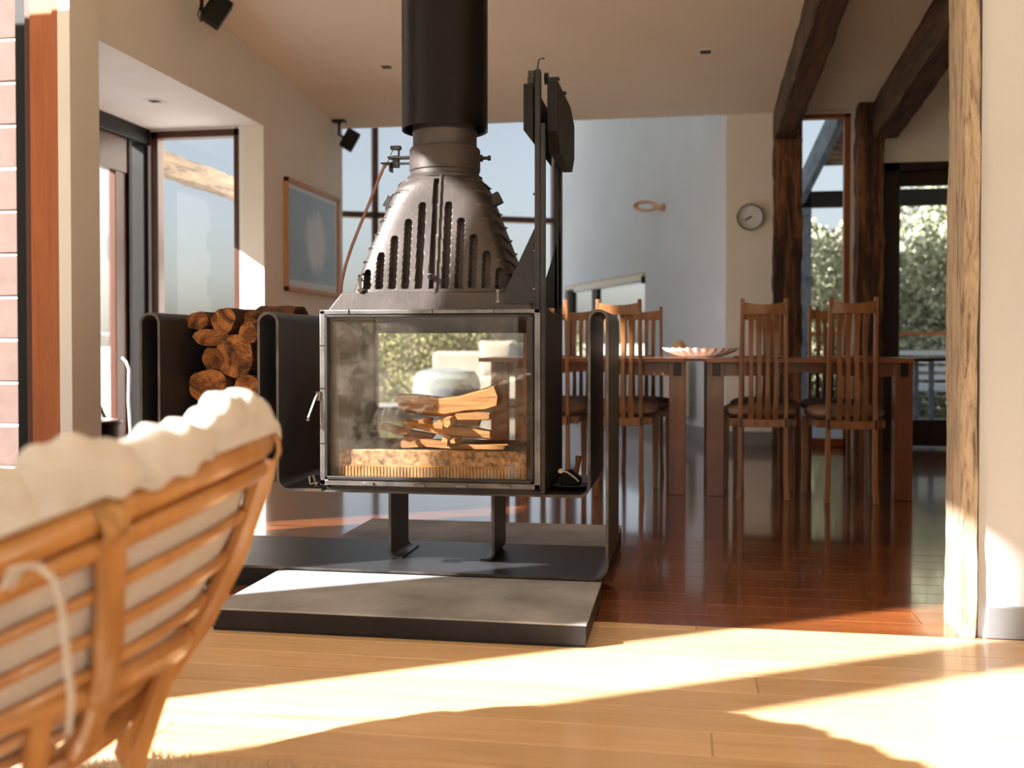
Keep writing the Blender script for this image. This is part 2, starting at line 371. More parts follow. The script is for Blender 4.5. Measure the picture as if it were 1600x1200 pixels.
# left wall: near glazing, pier, bay opening, picture wall
b = MB()
def wl(y0, y1, z0=0, z1=None, x0=-3.09, x1=XW):
    za, zb_ = (zc(y0)+.05, zc(y1)+.05) if z1 is None else (z1, z1)
    n = len(b.v); b.v += [(x0, y0, z0), (x1, y0, z0), (x1, y1, z0), (x0, y1, z0), (x0, y0, za), (x1, y0, za), (x1, y1, zb_), (x0, y1, zb_)]
    for q in ((0, 3, 2, 1), (4, 5, 6, 7), (0, 1, 5, 4), (1, 2, 6, 5), (2, 3, 7, 6), (3, 0, 4, 7)): b.face(tuple(n+i for i in q))
HD = 2.95
wl(YR-.2, -.35); wl(-.35, 4.5, HD); wl(1.12, 1.84, 0, HD); wl(2.25, 3.53, 0, HD); wl(3.53, 3.86, 1.55, HD+.01); wl(-.4, -.35, 0, HD)
wl(4.737, 6.863, 2.376); wl(6.863, YB)
struct('wall_left', b, 'wall', smooth=False)
b = MB(); b.box(-2.964, -2.9, 4.49, 4.737, 0, zc(4.5)+.02); b.box(-3.095, -2.964, 4.56, 4.737, 0, zc(4.5)+.02)
struct('trim_1', b, 'wall', smooth=False)
b = MB(); b.box(-3.97, -3.1, 4.605, 4.737, 0, 2.42); b.box(-3.97, -3.14, 6.863, 7.0, 2.35, 2.5); b.box(-3.15, -3.09, 6.863, 7.0, 0, 2.376); b.box(-3.97, -3.80, 6.90, 7.0, 0, 2.4); b.box(-3.97, -2.9405, 4.739, 6.862, 2.372, 2.375); b.box(-3.97, -3.1, 4.6, 7.0, 2.375, 2.5); b.box(-3.97, -3.1, 6.88, 7.0, 0, .1)
struct('wall_bay', b, 'white', smooth=False)
# near left glazing bars (outside the frame, they cut the sunlight)
wn = sroot('window_1', (-3.0, .5, 0)); b = MB()
b.box(-3.06, -2.98, .42, .63, 0, HD); obj('window_frame', b, 'cedar_dark', wn, smooth=False)
b = MB(); b.box(-3.03, -3.022, -.35, 1.12, 0, HD); b.box(-3.03, -3.022, 1.84, 2.25, 0, HD); obj('pane', b, 'glass', wn, smooth=False)
# timber jamb and the blockwork outside
tr = sroot('trim_2', (-3.1, 4.52, 0))
b = MB(); b.box(-3.117, -2.995, 4.50, 4.555, 0, HD); obj('cedar_jamb', b, 'cedar', tr, bev=.002)
b = MB(); b.box(-2.995, -2.965, 4.49, 4.555, 0, HD); obj('cedar_stop', b, 'cedar', tr, bev=.002)
b = MB(); b.box(-3.151, -3.117, 4.51, 4.555, 0, HD); obj('cedar_edge', b, 'cedar_dark', tr, bev=.002)
b = MB(); b.box(-3.215, -3.151, 4.53, 4.6, 0, HD+.0); obj('black_strip', b, 'black', tr)  # plain black strip between the jamb and the blocks
wb = sroot('wall_blockwork', (-3.5, 4.7, 0))
b = MB(); b.box(-4.4, -3.235, 4.62, 4.8, 0, 3.6); obj('mortar_bed', b, 'mortar', wb, smooth=False)
for i in range(17):
    z = .212*i; off = .2 if i % 2 else 0
    for j in range(3):
        x1 = -3.225 - .41*j + (off if j else 0); x0 = x1 - (.2 if (i % 2 and j == 0) else .40)
        if i % 2 and j: x1 = -3.225-.41*(j-.5); x0 = x1-.40
        b = MB(); b.box(x0, x1, 4.60+random.uniform(-.004, .004), 4.79, z+.006, z+.206)
        obj('concrete_block', b, 'block', wb, bev=.006)
b = MB(); b.box(-4.2, -3.6, 3.46, 3.98, -.06, 3.0); struct('wall_sun_blocker', b, 'block', bev=.01)  # added out of view to block sun through the opening beside the jamb
# back wall with clock section, window, door
b = MB()
b.box(.325, .75, YB, YB+.15, 0, zc(YB)+.1); b.box(.75, XR, YB, YB+.15, 2.68, zc(YB)+.1); b.box(1.5, XR, YB, YB+.15, 2.27, 2.68); b.box(2.55, XR, YB, YB+.15, 0, 2.3)
b.box(1.30, 1.55, YB+.02, YB+.15, 0, 2.7); b.box(.70, .93, YB+.03, YB+.15, 0, 2.7)
struct('wall_back', b, 'wall', smooth=False)
b = MB(); b.box(-3.0, -2.94+.0, YB, YB+.12, 0, 4.2); b.box(-3.0, .325, YB, YB+.12, 2.62, 4.2)
# (the band above the opening closes the higher far room)
b = MB(); b.box(-3.5, 1.0, YB+.02, YB+.14, 2.76, 5.25); struct('wall_bulkhead', b, 'white', smooth=False)
# far room: rotated wing
K = Vector((.325, YB+.0, 0)); dB = Vector((-.416, .909, 0)); C2 = K + dB*4.63; dW = Vector((-.909, -.416, 0))
def along(P, d, t, off, z): n_ = Vector((-d.y, d.x, 0)); return P + d*t + n_*off + Vector((0, 0, z))
def slab(b, P, d, t0, t1, o0, o1, z0, z1):
    n = len(b.v)
    for z in (z0, z1):
        for t, o in ((t0, o0), (t1, o0), (t1, o1), (t0, o1)): b.v.append(tuple(along(P, d, t, o, z)))
    for q in ((0, 3, 2, 1), (4, 5, 6, 7), (0, 1, 5, 4), (1, 2, 6, 5), (2, 3, 7, 6), (3, 0, 4, 7)): b.face(tuple(n+i for i in q))
b = MB()
w0, w1 = 1.72, 4.25    # low window in the cool wall
slab(b, K, dB, 0, w0, 0, -.15, 0, 5.2); slab(b, K, dB, w1, 4.78, 0, -.15, 0, 5.2); slab(b, K, dB, w0, w1, 0, -.15, 1.54, 5.2); slab(b, K, dB, w0, w1, 0, -.15, 0, .62)
struct('wall_cool', b, 'blue_wall', smooth=False)
wn = sroot('window_2', tuple(along(K, dB, 3, 0, .6))); b = MB()
for t0, t1, z0, z1 in ((w0, w0+.03, .62, 1.54), (w1-.12, w1, .62, 1.54), (3.25, 3.42, .62, 1.5), (w0, w1, .62, .66)): slab(b, K, dB, t0, t1, -.05, -.10, z0, z1)
obj('window_frame', b, 'black', wn, smooth=False)
b = MB(); slab(b, K, dB, w0, w1, -.075, -.08, .62, 1.54); obj('pane', b, 'glass', wn, smooth=False)
bl = thing('roller_blind', 'white rolled-up blind at the head of the low window behind the chairs', 'blind', tuple(along(K, dB, 3, 0, 1.45)))
b = MB(); slab(b, K, dB, w0+.02, w1-.03, .02, -.045, 1.49, 1.53); obj('cassette', b, 'cream', bl, bev=.004)
b = MB(); b.tube([along(K, dB, w0+.03, -.0, 1.475), along(K, dB, w1-.4, -.0, 1.475)], .03, 12); obj('blind_roll', b, 'whitepaint', bl)
b = MB(); slab(b, K, dB, w0+.0, w0+.03, .03, -.04, 1.43, 1.5); obj('end_bracket', b, 'black', bl)
b = MB(); slab(b, K, dB, 0, 4.63, 0, .015, 0, .12); struct('baseboard_far', b, 'skirting', smooth=False)
b = MB(); slab(b, C2, dW, 0, 2.8, 0, .15, 5.1, 5.2); slab(b, C2, dW, 0, 2.75, 0, .15, -.05, .06)
struct('wall_far', b, 'white', smooth=False)
n2 = C2 + dW*4.6
b = MB(); b.v = []; slab(b, Vector((-3.05, YB+.01, 0)), (C2+dW*2.8-Vector((-3.05, YB+.01, 0))).normalized(), 0, (C2+dW*2.8-Vector((-3.05, YB+.01, 0))).length, 0, .12, 0, 5.2); struct('wall_far_left', b, 'white', smooth=False)
b = MB(); b.prism([(-3.2, YB+.02), (.6, YB+.02), (.35, YB+.3), (-1.55, 12.95), (-4.35, 11.7)], 5.2, 5.35, 'Z'); struct('ceiling_far', b, 'white', smooth=False)
wn = sroot('window_3', tuple(C2+dW*2)); b = MB()
for t in (.03, 2.27, 2.72): slab(b, C2, dW, t-.035, t+.035, -.02, .10, 0, 5.12)
for z in (.05, 2.37, 5.07): slab(b, C2, dW, 0, 2.75, -.02, .10, z-.035, z+.035)
obj('window_frame', b, 'cedar_dark', wn, smooth=False)
b = MB(); slab(b, C2, dW, 0, 2.75, .03, .036, .05, 5.08); obj('pane', b, 'glass', wn, smooth=False)
# bay glazing: sliding door on the long side, fixed window on the end
wn = sroot('door_1', (-3.83, 5.8, 0)); b = MB()
b.box(-3.93, -3.80, 4.74, 6.863, 2.26, 2.372); b.box(-3.93, -3.82, 6.80, 6.863, 0, 2.3); b.box(-3.87, -3.83, 6.62, 6.66, 0, 2.26); b.box(-3.93, -3.82, 4.74, 6.863, 0, .03)
obj('door_track', b, 'black', wn, bev=.003)
b = MB(); b.box(-3.90, -3.84, 4.74, 6.62, 2.02, 2.26); obj('head_rail', b, 'cedar_x', wn, bev=.004)
b = MB(); b.box(-3.90, -3.85, 6.48, 6.62, 0, 2.14); obj('door_stile', b, 'cedar_dark', wn, bev=.004)
b = MB(); b.box(-3.90, -3.85, 4.74, 4.86, 0, 2.14); obj('door_stile', b, 'cedar_dark', wn, bev=.004)
b = MB(); b.box(-3.90, -3.85, 4.74, 6.6, .03, .16); obj('bottom_rail', b, 'cedar_x', wn, bev=.004)
b = MB(); b.box(-3.88, -3.874, 4.8, 6.85, .1, 2.1); obj('pane', b, 'glass', wn, smooth=False)
wn = sroot('window_4', (-3.45, 6.9, 0)); b = MB()
for x0, x1, z0, z1 in ((-3.80, -3.745, .08, 2.36), (-3.165, -3.125, .08, 2.36), (-3.80, -3.125, 2.31, 2.36), (-3.80, -3.125, .08, .16)): b.box(x0, x1, 6.86, 6.95, z0, z1)
obj('window_frame', b, 'cedar_dark', wn, bev=.004)
b = MB(); b.box(-3.76, -3.15, 6.91, 6.916, .15, 2.32); obj('pane', b, 'glass', wn, smooth=False)
# right end: window between the posts, glazed door
wn = sroot('window_5', (1.1, YB, 0)); b = MB()
for x0, x1, z0, z1 in ((.905, .925, 0, 2.69), (1.255, 1.305, 0, 2.69), (.90, 1.3, 2.65, 2.69), (.90, 1.3, 0, .07)): b.box(x0, x1, YB+.02, YB+.1, z0, z1)
obj('window_frame', b, 'cedar', wn, bev=.003)
b = MB(); b.box(.92, 1.26, YB+.06, YB+.066, .05, 2.66); obj('pane', b, 'glass', wn, smooth=False)
wn = sroot('door_2', (2.0, YB, 0)); b = MB()
for x0, x1, z0, z1 in ((1.535, 1.67, 0, 2.27), (2.45, 2.56, 0, 2.27), (1.54, 2.55, 2.2, 2.27)): b.box(x0, x1, YB-.02, YB+.1, z0, z1)
obj('door_frame', b, 'darkdoor', wn, bev=.004)
b = MB()
for x0, x1, z0, z1 in ((1.63, 1.685, .02, 2.2), (2.40, 2.46, .02, 2.2), (1.63, 2.46, 2.09, 2.2), (1.63, 2.46, .02, .23)): b.box(x0, x1, YB+.02, YB+.07, z0, z1)
obj('door_leaf', b, 'darkdoor', wn, bev=.004)
b = MB(); b.box(1.66, 2.42, YB+.045, YB+.05, .2, 2.12); obj('pane', b, 'glass', wn, smooth=False)
# right: nib wall with weathered end post, outer walls, rear wall with windows
b = MB(); b.box(.815, XR, 3.05, 3.22, 0, zc(3)+.05); struct('wall_nib', b, 'nib', smooth=False)
b = MB(); b.box(.835, XR, 3.035, 3.052, 0, .09); struct('baseboard_nib', b, 'skirting', bev=.003)
b = MB(); b.box(.325, .70, YB-.014, YB, 0, .12); struct('baseboard_back', b, 'skirting', bev=.003)
b = MB(); b.box(XR, XR+.15, YR-.2, YB+.15, 0, 3.9); struct('wall_right', b, 'wall', smooth=False)
b = MB(); b.box(-4.2, XR+.2, YR-.15, YR, 3.2, 3.9); b.box(-4.2, -3.0, YR-.15, YR, 0, 3.9); b.box(3.0, XR+.2, YR-.15, YR, 0, 3.9); struct('wall_rear', b, 'wall', smooth=False)
wn = sroot('window_6', (-.8, YR, 0)); b = MB()
for x in (-2.98, -1.5, 0, 1.5, 2.98): b.box(x-.04, x+.04, YR-.1, YR-.02, 0, 3.2)
b.box(-3, 3, YR-.1, YR-.02, 0, .08); b.box(-3, 3, YR-.1, YR-.02, 3.12, 3.2); obj('window_frame', b, 'cedar_dark', wn, smooth=False)
b = MB(); b.box(-3, 3, YR-.06, YR-.054, .05, 3.16); obj('pane', b, 'glass', wn, smooth=False)

def rough_timber(x0, x1, y0, y1, z0, z1, axis, amp=.008, seed=0, n=40):
    rnd = random.Random(seed); b = MB()
    L_ = {'Z': (z0, z1), 'Y': (y0, y1)}[axis]; cs = [(-1, -1), (1, -1), (1, 1), (-1, 1)]
    ph = [[rnd.uniform(0, 6) for _ in range(3)] for _ in range(12)]
    ring = []
    for q in range(4):
        a, c = cs[q], cs[(q+1) % 4]
        for k in range(3): t = (k+.12)/3 if k == 0 else (k/3 if k < 2 else .88); ring.append((a[0]+(c[0]-a[0])*[.06, .5, .94][k], a[1]+(c[1]-a[1])*[.06, .5, .94][k]))
    for i in range(n+1):
        t = i/n; l = L_[0]+(L_[1]-L_[0])*t
        for j, (u, v) in enumerate(ring):
            d = amp*(sin(3*t*6+ph[j][0])*.5+sin(11*t*6+ph[j][1])*.3+rnd.uniform(-.5, .5)*.5)
            if axis == 'Z': b.v.append(((x0+x1)/2+u*((x1-x0)/2+d), (y0+y1)/2+v*((y1-y0)/2+d), l))
            else: b.v.append(((x0+x1)/2+u*((x1-x0)/2+d), l, (z0+z1)/2+v*((z1-z0)/2+d)))
    k = len(ring)
    for i in range(n):
        for j in range(k): j2 = (j+1) % k; b.face((i*k+j, i*k+j2, (i+1)*k+j2, (i+1)*k+j))
    b.face(tuple(range(k))); b.face(tuple(n*k+j for j in reversed(range(k))))
    return b
o = obj('timber_post', rough_timber(.766, .808, 3.035, 3.225, 0, zc(3), 'Z', .004, 3, 90), 'weathered', org=(.8, 3.13, 0)); tag(o, 'pale weathered timber post capping the end of the white wall at right', 'post')
o = obj('timber_post', rough_timber(.695, .905, YB-.2, YB-.01, 0, 2.45, 'Z', .010, 4), 'rustic', org=(.8, YB-.1, 0)); tag(o, 'dark rough timber post beside the wall clock, left of the narrow window', 'post')
o = obj('timber_post', rough_timber(1.325, 1.52, YB-.2, YB-.01, 0, 2.73, 'Z', .010, 5), 'rustic', org=(1.42, YB-.1, 0)); tag(o, 'dark rough timber post between the narrow window and the glazed door', 'post')
def raked(x0, x1, ya, yb, h, label, seed):
    b = rough_timber(x0, x1, ya, yb, -h, 0, 'Y', .006, seed, 60)
    b.v = [(v[0], v[1], v[2]+zc(v[1])+.004) for v in b.v]
    o = obj('timber_beam', b, 'rustic_beam', org=((x0+x1)/2, yb, 2.5)); tag(o, label, 'beam')
raked(.692, .865, 3.3, YB-.02, .26, 'dark rough timber beam under the ceiling, ending on the post beside the clock', 7)
raked(1.434, 1.62, 3.3, YB-.22, .30, 'dark rough timber beam under the ceiling, rightmost, ending on the post by the door', 8)

# ================================================================== STOVE AND ITS STEEL RIBBON
sl = thing('hearth_slab', 'grey concrete hearth slab with black sides on pale boards in front of the stove', 'hearth', (-.805, 2.96, 0))
b = MB(); b.box(-1.346, -.262, 2.752, 3.255, .008, .060); b.box(-1.341, -.267, 2.757, 3.25, 0, .008); obj('slab_side', b, 'slab_side', sl, bev=.002)
b = MB(); b.box(-1.347, -.261, 2.751, 3.256, .060, .066); obj('slab_top', b, 'concrete', sl, bev=.002)
sl = thing('hearth_slab', 'rear brownish hearth slab on the floor behind the stove legs', 'hearth', (-.805, 4.0, 0))
b = MB(); b.box(-1.346, -.262, 3.80, 4.30, 0, .060); obj('slab_side', b, 'slab_side', sl, bev=.002)
b = MB(); b.box(-1.347, -.261, 3.799, 4.301, .060, .066); obj('slab_top', b, 'concrete', sl, bev=.002)
def rounded(pts, r, closed=True, n=7):
    out = []; k = len(pts)
    for i in range(k):
        p = Vector(pts[i][:2]); a = Vector(pts[i-1][:2]); c = Vector(pts[(i+1) % k][:2]); rr = pts[i][2] if len(pts[i]) > 2 else r
        d1 = (a-p).normalized(); d2 = (c-p).normalized()
        if rr <= 0: out.append(p); continue
        s_, e_ = p+d1*rr, p+d2*rr; cc = p+(d1+d2)*rr
        a0 = atan2(*(s_-cc).yx); a1 = atan2(*(e_-cc).yx); da = (a1-a0+pi) % (2*pi)-pi
        for j in range(n+1): t = a0+da*j/n; out.append(cc+Vector((cos(t), sin(t)))*rr)
    return out
rib = rounded([(-1.852, .070, .04), (-1.852, .930, .0335), (-1.785, .930, .0335), (-1.785, .335, .04), (-1.422, .335, .04), (-1.422, .930, .0335), (-1.355, .930, .0335), (-1.355, .335, .035), (-.303, .335, .035), (-.303, .932, .029), (-.245, .932, .029), (-.245, .070, .045)], .04)
def strip(path, th, y0, y1, closed=True):
    b = MB(); k = len(path)
    for i, p in enumerate(path):
        t = (path[(i+1) % k]-path[i-1]) if closed or 0 < i < k-1 else (path[min(i+1, k-1)]-path[max(i-1, 0)])
        t.normalize(); nn = Vector((-t.y, t.x))*th/2
        a, c = p+nn, p-nn
        e_ = .0012
        b.v += [(a.x, y0, a.y), (c.x, y0, c.y), (c.x, y1, c.y), (a.x, y1, a.y)]
    for i in range(k if closed else k-1):
        j = (i+1) % k
        for q in range(4): r_ = (q+1) % 4; b.face((i*4+q, i*4+r_, j*4+r_, j*4+q), 1 if q == 0 else 0)
    if not closed: b.face((0, 3, 2, 1)); b.face(tuple((k-1)*4+q for q in range(4)))
    return b
rs = thing('steel_stand', 'black bent steel ribbon stand carrying the stove, its folds forming a log bin', 'stand', (-1.05, 3.53, 0))
obj('steel_ribbon', strip(rib, .009, 3.27, 3.79), ['steel', 'steel_edge'], rs, ang=50)
b = MB()
for y0, y1 in ((3.29, 3.45), (3.6, 3.77)): b.box(-1.8, -.3, y0, y1, 0, .064)
objs('floor_bearer', b, 'black', rs)
for x, y0, y1, lb in ((-1.02, 3.46, 3.69, 1), (-.655, 3.48, 3.71, -1)):
    pth = [Vector((x, .332)), Vector((x, .13))]+[Vector((x-.02*lb+.02*lb*cos(a), .095-.02*sin(a))) for a in [pi/2*k/6 for k in range(7)]]
    pth = [Vector((x, .332)), Vector((x, .10)), Vector((x+.004*lb, .088)), Vector((x+.012*lb, .079)), Vector((x+.026*lb, .0755)), Vector((x+.045*lb, .075))]
    obj('leg', strip(pth, .009, y0, y1, False), ['steel', 'steel_edge'], rs, ang=60)
for x, z in ((-1.777, .82), (-1.777, .74)):
    b = MB(); b.lathe([(.006, 0), (.006, .004), (.003, .006)], (x, 3.40, z), 10, RY(pi/2)); obj('bolt', b, 'steel', rs)

SX, SY = -.82, 3.46
st = thing('wood_stove', 'large double-sided wood stove with glass door and fluted cast iron hood', 'stove', (SX, SY, .34))
X0, X1, Z0, Z1 = -1.178, -.450, .352, .936
b = MB()
b.box(X0+.012, X0+.03, 3.225, 3.69, Z0, Z1-.012); b.box(X1-.03, X1-.002, 3.225, 3.69, Z0, Z1-.012)
b.box(X0+.012, X1-.002, 3.225, 3.69, Z1-.03, Z1-.008); b.box(X0+.012, X1-.002, 3.225, 3.69, .343, .372)
obj('body_shell', b, 'steel', st, bev=.003)
b = MB(); b.box(X0+.03, X0+.05, 3.24, 3.66, .37, .9); obj('side_brick', b, 'grey_brick', st)
b = MB(); b.box(X1-.05, X1-.03, 3.24, 3.66, .37, .9); obj('side_brick', b, 'soot', st)
b = MB(); b.box(X0+.05, X1-.05, 3.24, 3.66, .372, .462); obj('hearth_brick', b, 'soot', st)
b = MB(); b.box(X0+.05, X1-.05, 3.232, 3.27, .402, .478); obj('front_ledge', b, 'ledge', st, bev=.004)
b = MB()
for i in range(56): x = X0+.055+i*(.62/56); b.box(x, x+.007, 3.222, 3.234, .385, .425)
b.box(X0+.055, X1-.05, 3.230, 3.236, .38, .43)
obj('air_grate', b, 'brass', st)
b = MB(); b.box(X0+.03, X1-.03, 3.27, 3.45, .885, .908, rot=RX(-.25)); obj('baffle_plate', b, 'soot', st)
# rear frame around the rear glass
b = MB(); XA, XB_, ZA, ZB = -1.158, -.560, .474, .875
b.box(X0+.012, XA, 3.66, 3.70, Z0, Z1-.01); b.box(XB_, X1-.002, 3.66, 3.70, Z0, Z1-.01); b.box(XA, XB_, 3.66, 3.70, ZB, Z1-.01); b.box(XA, XB_, 3.66, 3.70, Z0, ZA)
obj('rear_frame', b, 'soot', st)
b = MB(); b.box(XA, XB_, 3.678, 3.682, ZA, ZB); obj('rear_glass', b, 'stove_glass', st, smooth=False)
# front door
dr = obj('door', MB().box(X0, X0+.018, 3.195, 3.225, Z0+.012, Z1).box(X1-.020, X1, 3.195, 3.225, Z0+.012, Z1).box(X0, X1, 3.195, 3.225, Z1-.014, Z1).box(X0, X1, 3.195, 3.225, Z0+.012, Z0+.03), 'door_metal', st, bev=.002)
b = MB()
for x0, x1, z0, z1 in ((X0+.020, X0+.027, .384, Z1-.018), (X1-.03, X1-.022, .384, Z1-.018), (X0+.02, X1-.022, Z1-.024, Z1-.017), (X0+.02, X1-.022, .384, .394)): b.box(x0, x1, 3.190, 3.215, z0, z1)
obj('inner_bead', b, 'steel', dr, bev=.001)
b = MB(); b.box(X0+.02, X1-.022, 3.206, 3.210, .386, Z1-.018); obj('front_glass', b, 'stove_glass', dr, smooth=False)
b = MB()
for x in (-1.03, -.86, -.72, -.58): b.box(x, x+.035, 3.186, 3.2, Z0+.014, Z0+.024)
objs('hinge_clip', b, 'door_metal', dr, bev=.001)
b = MB()
for x in (-1.08, -.80, -.6): b.box(x, x+.002, 3.192, 3.2, Z1-.014, Z1+.001)
for z in (.5, .82, .68): b.box(X0-.001, X0+.018, 3.192, 3.2, z, z+.002)
objs('frame_joint', b, 'black', dr)
b = MB(); b.tube([(X0-.006, 3.19, .66), (X0-.010, 3.185, .65), (X0-.03, 3.17, .585)], .0035, 8); b.lathe([(.002, -.007), (.006, -.004), (.007, 0), (.006, .004), (.002, .007)], (X0-.031, 3.169, .58), 10); b.box(X0-.012, X0+.004, 3.19, 3.21, .64, .67)
obj('door_handle', b, 'chrome', dr)
b = MB(); b.tube([(X0-.006, 3.19, .372), (X0-.03, 3.185, .368), (X0-.034, 3.185, .392), (X0-.02, 3.185, .398), (X0-.012, 3.19, .36)], .004, 8); b.box(X0-.045, X0+.01, 3.18, 3.23, .344, .354)
obj('latch', b, 'chrome', st)
# skirt and hood
b = MB()
def frus(b, hx0, hy0, z0, hx1, hy1, z1):
    n = len(b.v); b.v += [(SX+a*hx0, SY+c*hy0, z0) for a, c in ((-1, -1), (1, -1), (1, 1), (-1, 1))]+[(SX+a*hx1, SY+c*hy1, z1) for a, c in ((-1, -1), (1, -1), (1, 1), (-1, 1))]
    for q in ((0, 3, 2, 1), (4, 5, 6, 7), (0, 1, 5, 4), (1, 2, 6, 5), (2, 3, 7, 6), (3, 0, 4, 7)): b.face(tuple(n+i for i in q))
frus(b, .355, .225, Z1-.012, .30, .215, .995)
obj('hood_skirt', b, 'iron', st, bev=.004)
HZ0, HZ1 = .99, 1.392
def hood(u, v):
    a = 2*pi*u - pi/2 + .0; t = v; z = HZ0+(HZ1-HZ0)*t
    c, s_ = cos(a), sin(a)
    hx = .285+(.140-.285)*(t**.97); hy = .212+(.132-.212)*(t**1.02)
    if t > .9: hx *= 1-.10*((t-.9)/.1)**2; hy *= 1-.08*((t-.9)/.1)**2
    ex = 8 + (2-8)*t**3.0
    k = (abs(c)**ex+abs(s_)**ex)**(-1/ex)
    x, y = hx*c*k, hy*s_*k
    # vertical flutes in the front and rear faces
    fr = max(0., min(1., (abs(s_*k)-.86)/.08))
    sp = .0445; j = round(x/sp); fx = x - j*sp
    if abs(j) <= 5 and j != 0:
        zt = 1.352 - .056*abs(j) ; w_ = .0115
        if z > zt-.012: w_ *= sqrt(max(0, 1-((z-(zt-.012))/.012)**2)) if z < zt else 0
        if z < 1.008: w_ = 0
        if w_ > 0 and abs(fx-.004) < w_: y -= (1 if s_ > 0 else -1)*.030*fr*min(1, (w_-abs(fx-.004))/.002)
    elif j == 0:
        if -.006 < x < .012 and t > .04 and t < .96: y -= (1 if s_ > 0 else -1)*.026*fr*min(1, (x+.006)/.002, (.012-x)/.002)
        if .012 < x < .022: y += (1 if s_ > 0 else -1)*.006*fr
    # horizontal ridges wrapping the flanks
    sd_ = max(0., min(1., (abs(c*k)-.55)/.2))*(1 if abs(fr) < .99 or t > .75 else .0)
    q = ((z-.03*abs(s_))/.046) % 1.0
    rd = max(0, 1-abs(q-.5)/.10)
    d = .010*rd*sd_*(1 if .06 < t < .97 else 0)
    x += d*c*1.2; y += d*s_*.4
    return (SX+x, SY+y, z)
b = MB(); b.grid(hood, 560, 130, closeu=True); obj('hood', b, 'iron', st, ang=60)
b = MB(); b.lathe([(.128, 1.388), (.130, 1.398), (.118, 1.404), (.118, 1.412), (.118, 1.416), (.122, 1.42), (.122, 1.492), (.118, 1.498), (.110, 1.500), (.110, 1.545), (.112, 1.548), (.112, 1.554), (.110, 1.557), (.110, 1.62)], (SX, SY, 0), 64)
obj('flue_collar', b, 'iron', st, ang=40)
b = MB(); b.lathe([(.140, 1.60), (.140, 1.565), (.148, 1.560), (.148, 3.16)], (SX, SY, 0), 96, caps=False); b.lathe([(.112, 1.605), (.147, 1.606)], (SX, SY, 0), 64, caps=False)
fo = obj('flue_shield', b, 'flue', st, ang=50)
b = MB()
for a in (-2.3, -2.0, -1.65, -1.2, -.8, -.4, 2.5): b.box(SX+.128*cos(a)-.008, SX+.128*cos(a)+.008, SY+.128*sin(a)-.004, SY+.128*sin(a)+.004, 1.570, 1.586, rot=RZ(a+pi/2))
objs('spacer_clip', b, 'chrome', fo)
for s_, zz in ((-1, 1.315), (1, 1.318)):
    b = MB(); x = SX+s_*.185; b.box(x-.018, x+.018, SY-.05, SY-.015, zz-.022, zz+.018, rot=RY(-s_*.45)); obj('side_latch', b, 'steel', st, bev=.002)
b = MB(); b.lathe([(.011, 0), (.011, .006), (.006, .008), (.006, .022)], (SX+.003, SY-.212, 1.045), 12, RX(pi/2)); obj('hood_bolt', b, 'steel', st)
b = MB()
for x, y_ in ((SX-.235, SY-.21), (SX+.225, SY-.21)): b.lathe([(.004, 0), (.010, .002), (.010, .012), (.005, .013), (.005, .035), (.009, .036), (.009, .046), (.003, .05)], (x, y_-.005, .995 if x < SX else .955), 10)
objs('skirt_bolt', b, 'chrome', st)
# guillotine rails, counterweights, gussets
lf = obj('lift_rail', MB().box(-.470, -.452, 3.205, 3.235, Z1-.03, 1.69).box(-.450, -.436, 3.20, 3.225, .352, 1.52), 'steel', st, bev=.002)
obj('lift_rail', MB().box(-.465, -.440, 3.66, 3.70, .352, 1.66).box(-.452, -.447, 3.63, 3.66, .95, 1.6), 'steel', st, bev=.002)
obj('rail_cover', MB().box(X1, -.437, 3.226, 3.66, .352, .93), 'black', st, bev=.002)
b = MB(); b.prism([(-.505, 1.50), (-.505, 1.645), (-.474, 1.645), (-.474, 1.46)], 3.20, 3.66, 'Y'); obj('counterweight', b, 'black', st, bev=.002)
b = MB(); b.prism([(3.235, 1.50), (3.30, 1.44), (3.66, 1.44), (3.73, 1.50), (3.73, 1.62), (3.60, 1.66), (3.235, 1.66)], -.434, -.400, 'X'); obj('counterweight', b, 'black', st, bev=.002)
b = MB(); b.tube([(-.464, 3.22, 1.69), (-.458, 3.22, 1.725), (-.44, 3.22, 1.727)], .0025, 6); b.lathe([(.018, -.006), (.021, -.004), (.016, 0), (.021, .004), (.018, .006)], (-.438, 3.25, 1.67), 18, RY(pi/2)); b.lathe([(.012, -.01), (.014, -.008), (.014, .01)], (-.482, 3.21, 1.655), 12, RY(pi/2))
b.box(-.49, -.47, 3.2, 3.23, 1.66, 1.685); b.box(-.435, -.415, 3.3, 3.33, 1.66, 1.685); b.box(-.44, -.405, 3.3, 3.33, 1.683, 1.688); b.box(-.43, -.41, 3.45, 3.48, 1.65, 1.675); b.box(-.44, -.40, 3.45, 3.48, 1.673, 1.678)
objs('pulley', b, 'steel', st)
b = MB(); b.prism([(-.575, .955), (-.575, .985), (-.455, 1.235), (-.455, .955)], 3.235, 3.241, 'Y'); obj('gusset_plate', b, 'steel', st)
b = MB(); b.prism([(-.53, .955), (-.44, 1.235), (-.44, .955)], 3.66, 3.666, 'Y'); obj('gusset_plate', b, 'steel', st)
b = MB()
for z in (1.30, 1.12, 1.0): b.tube([(-.476, 3.215, z), (-.46, 3.215, z)], .004, 8)
objs('rail_bolt', b, 'chrome', lf)
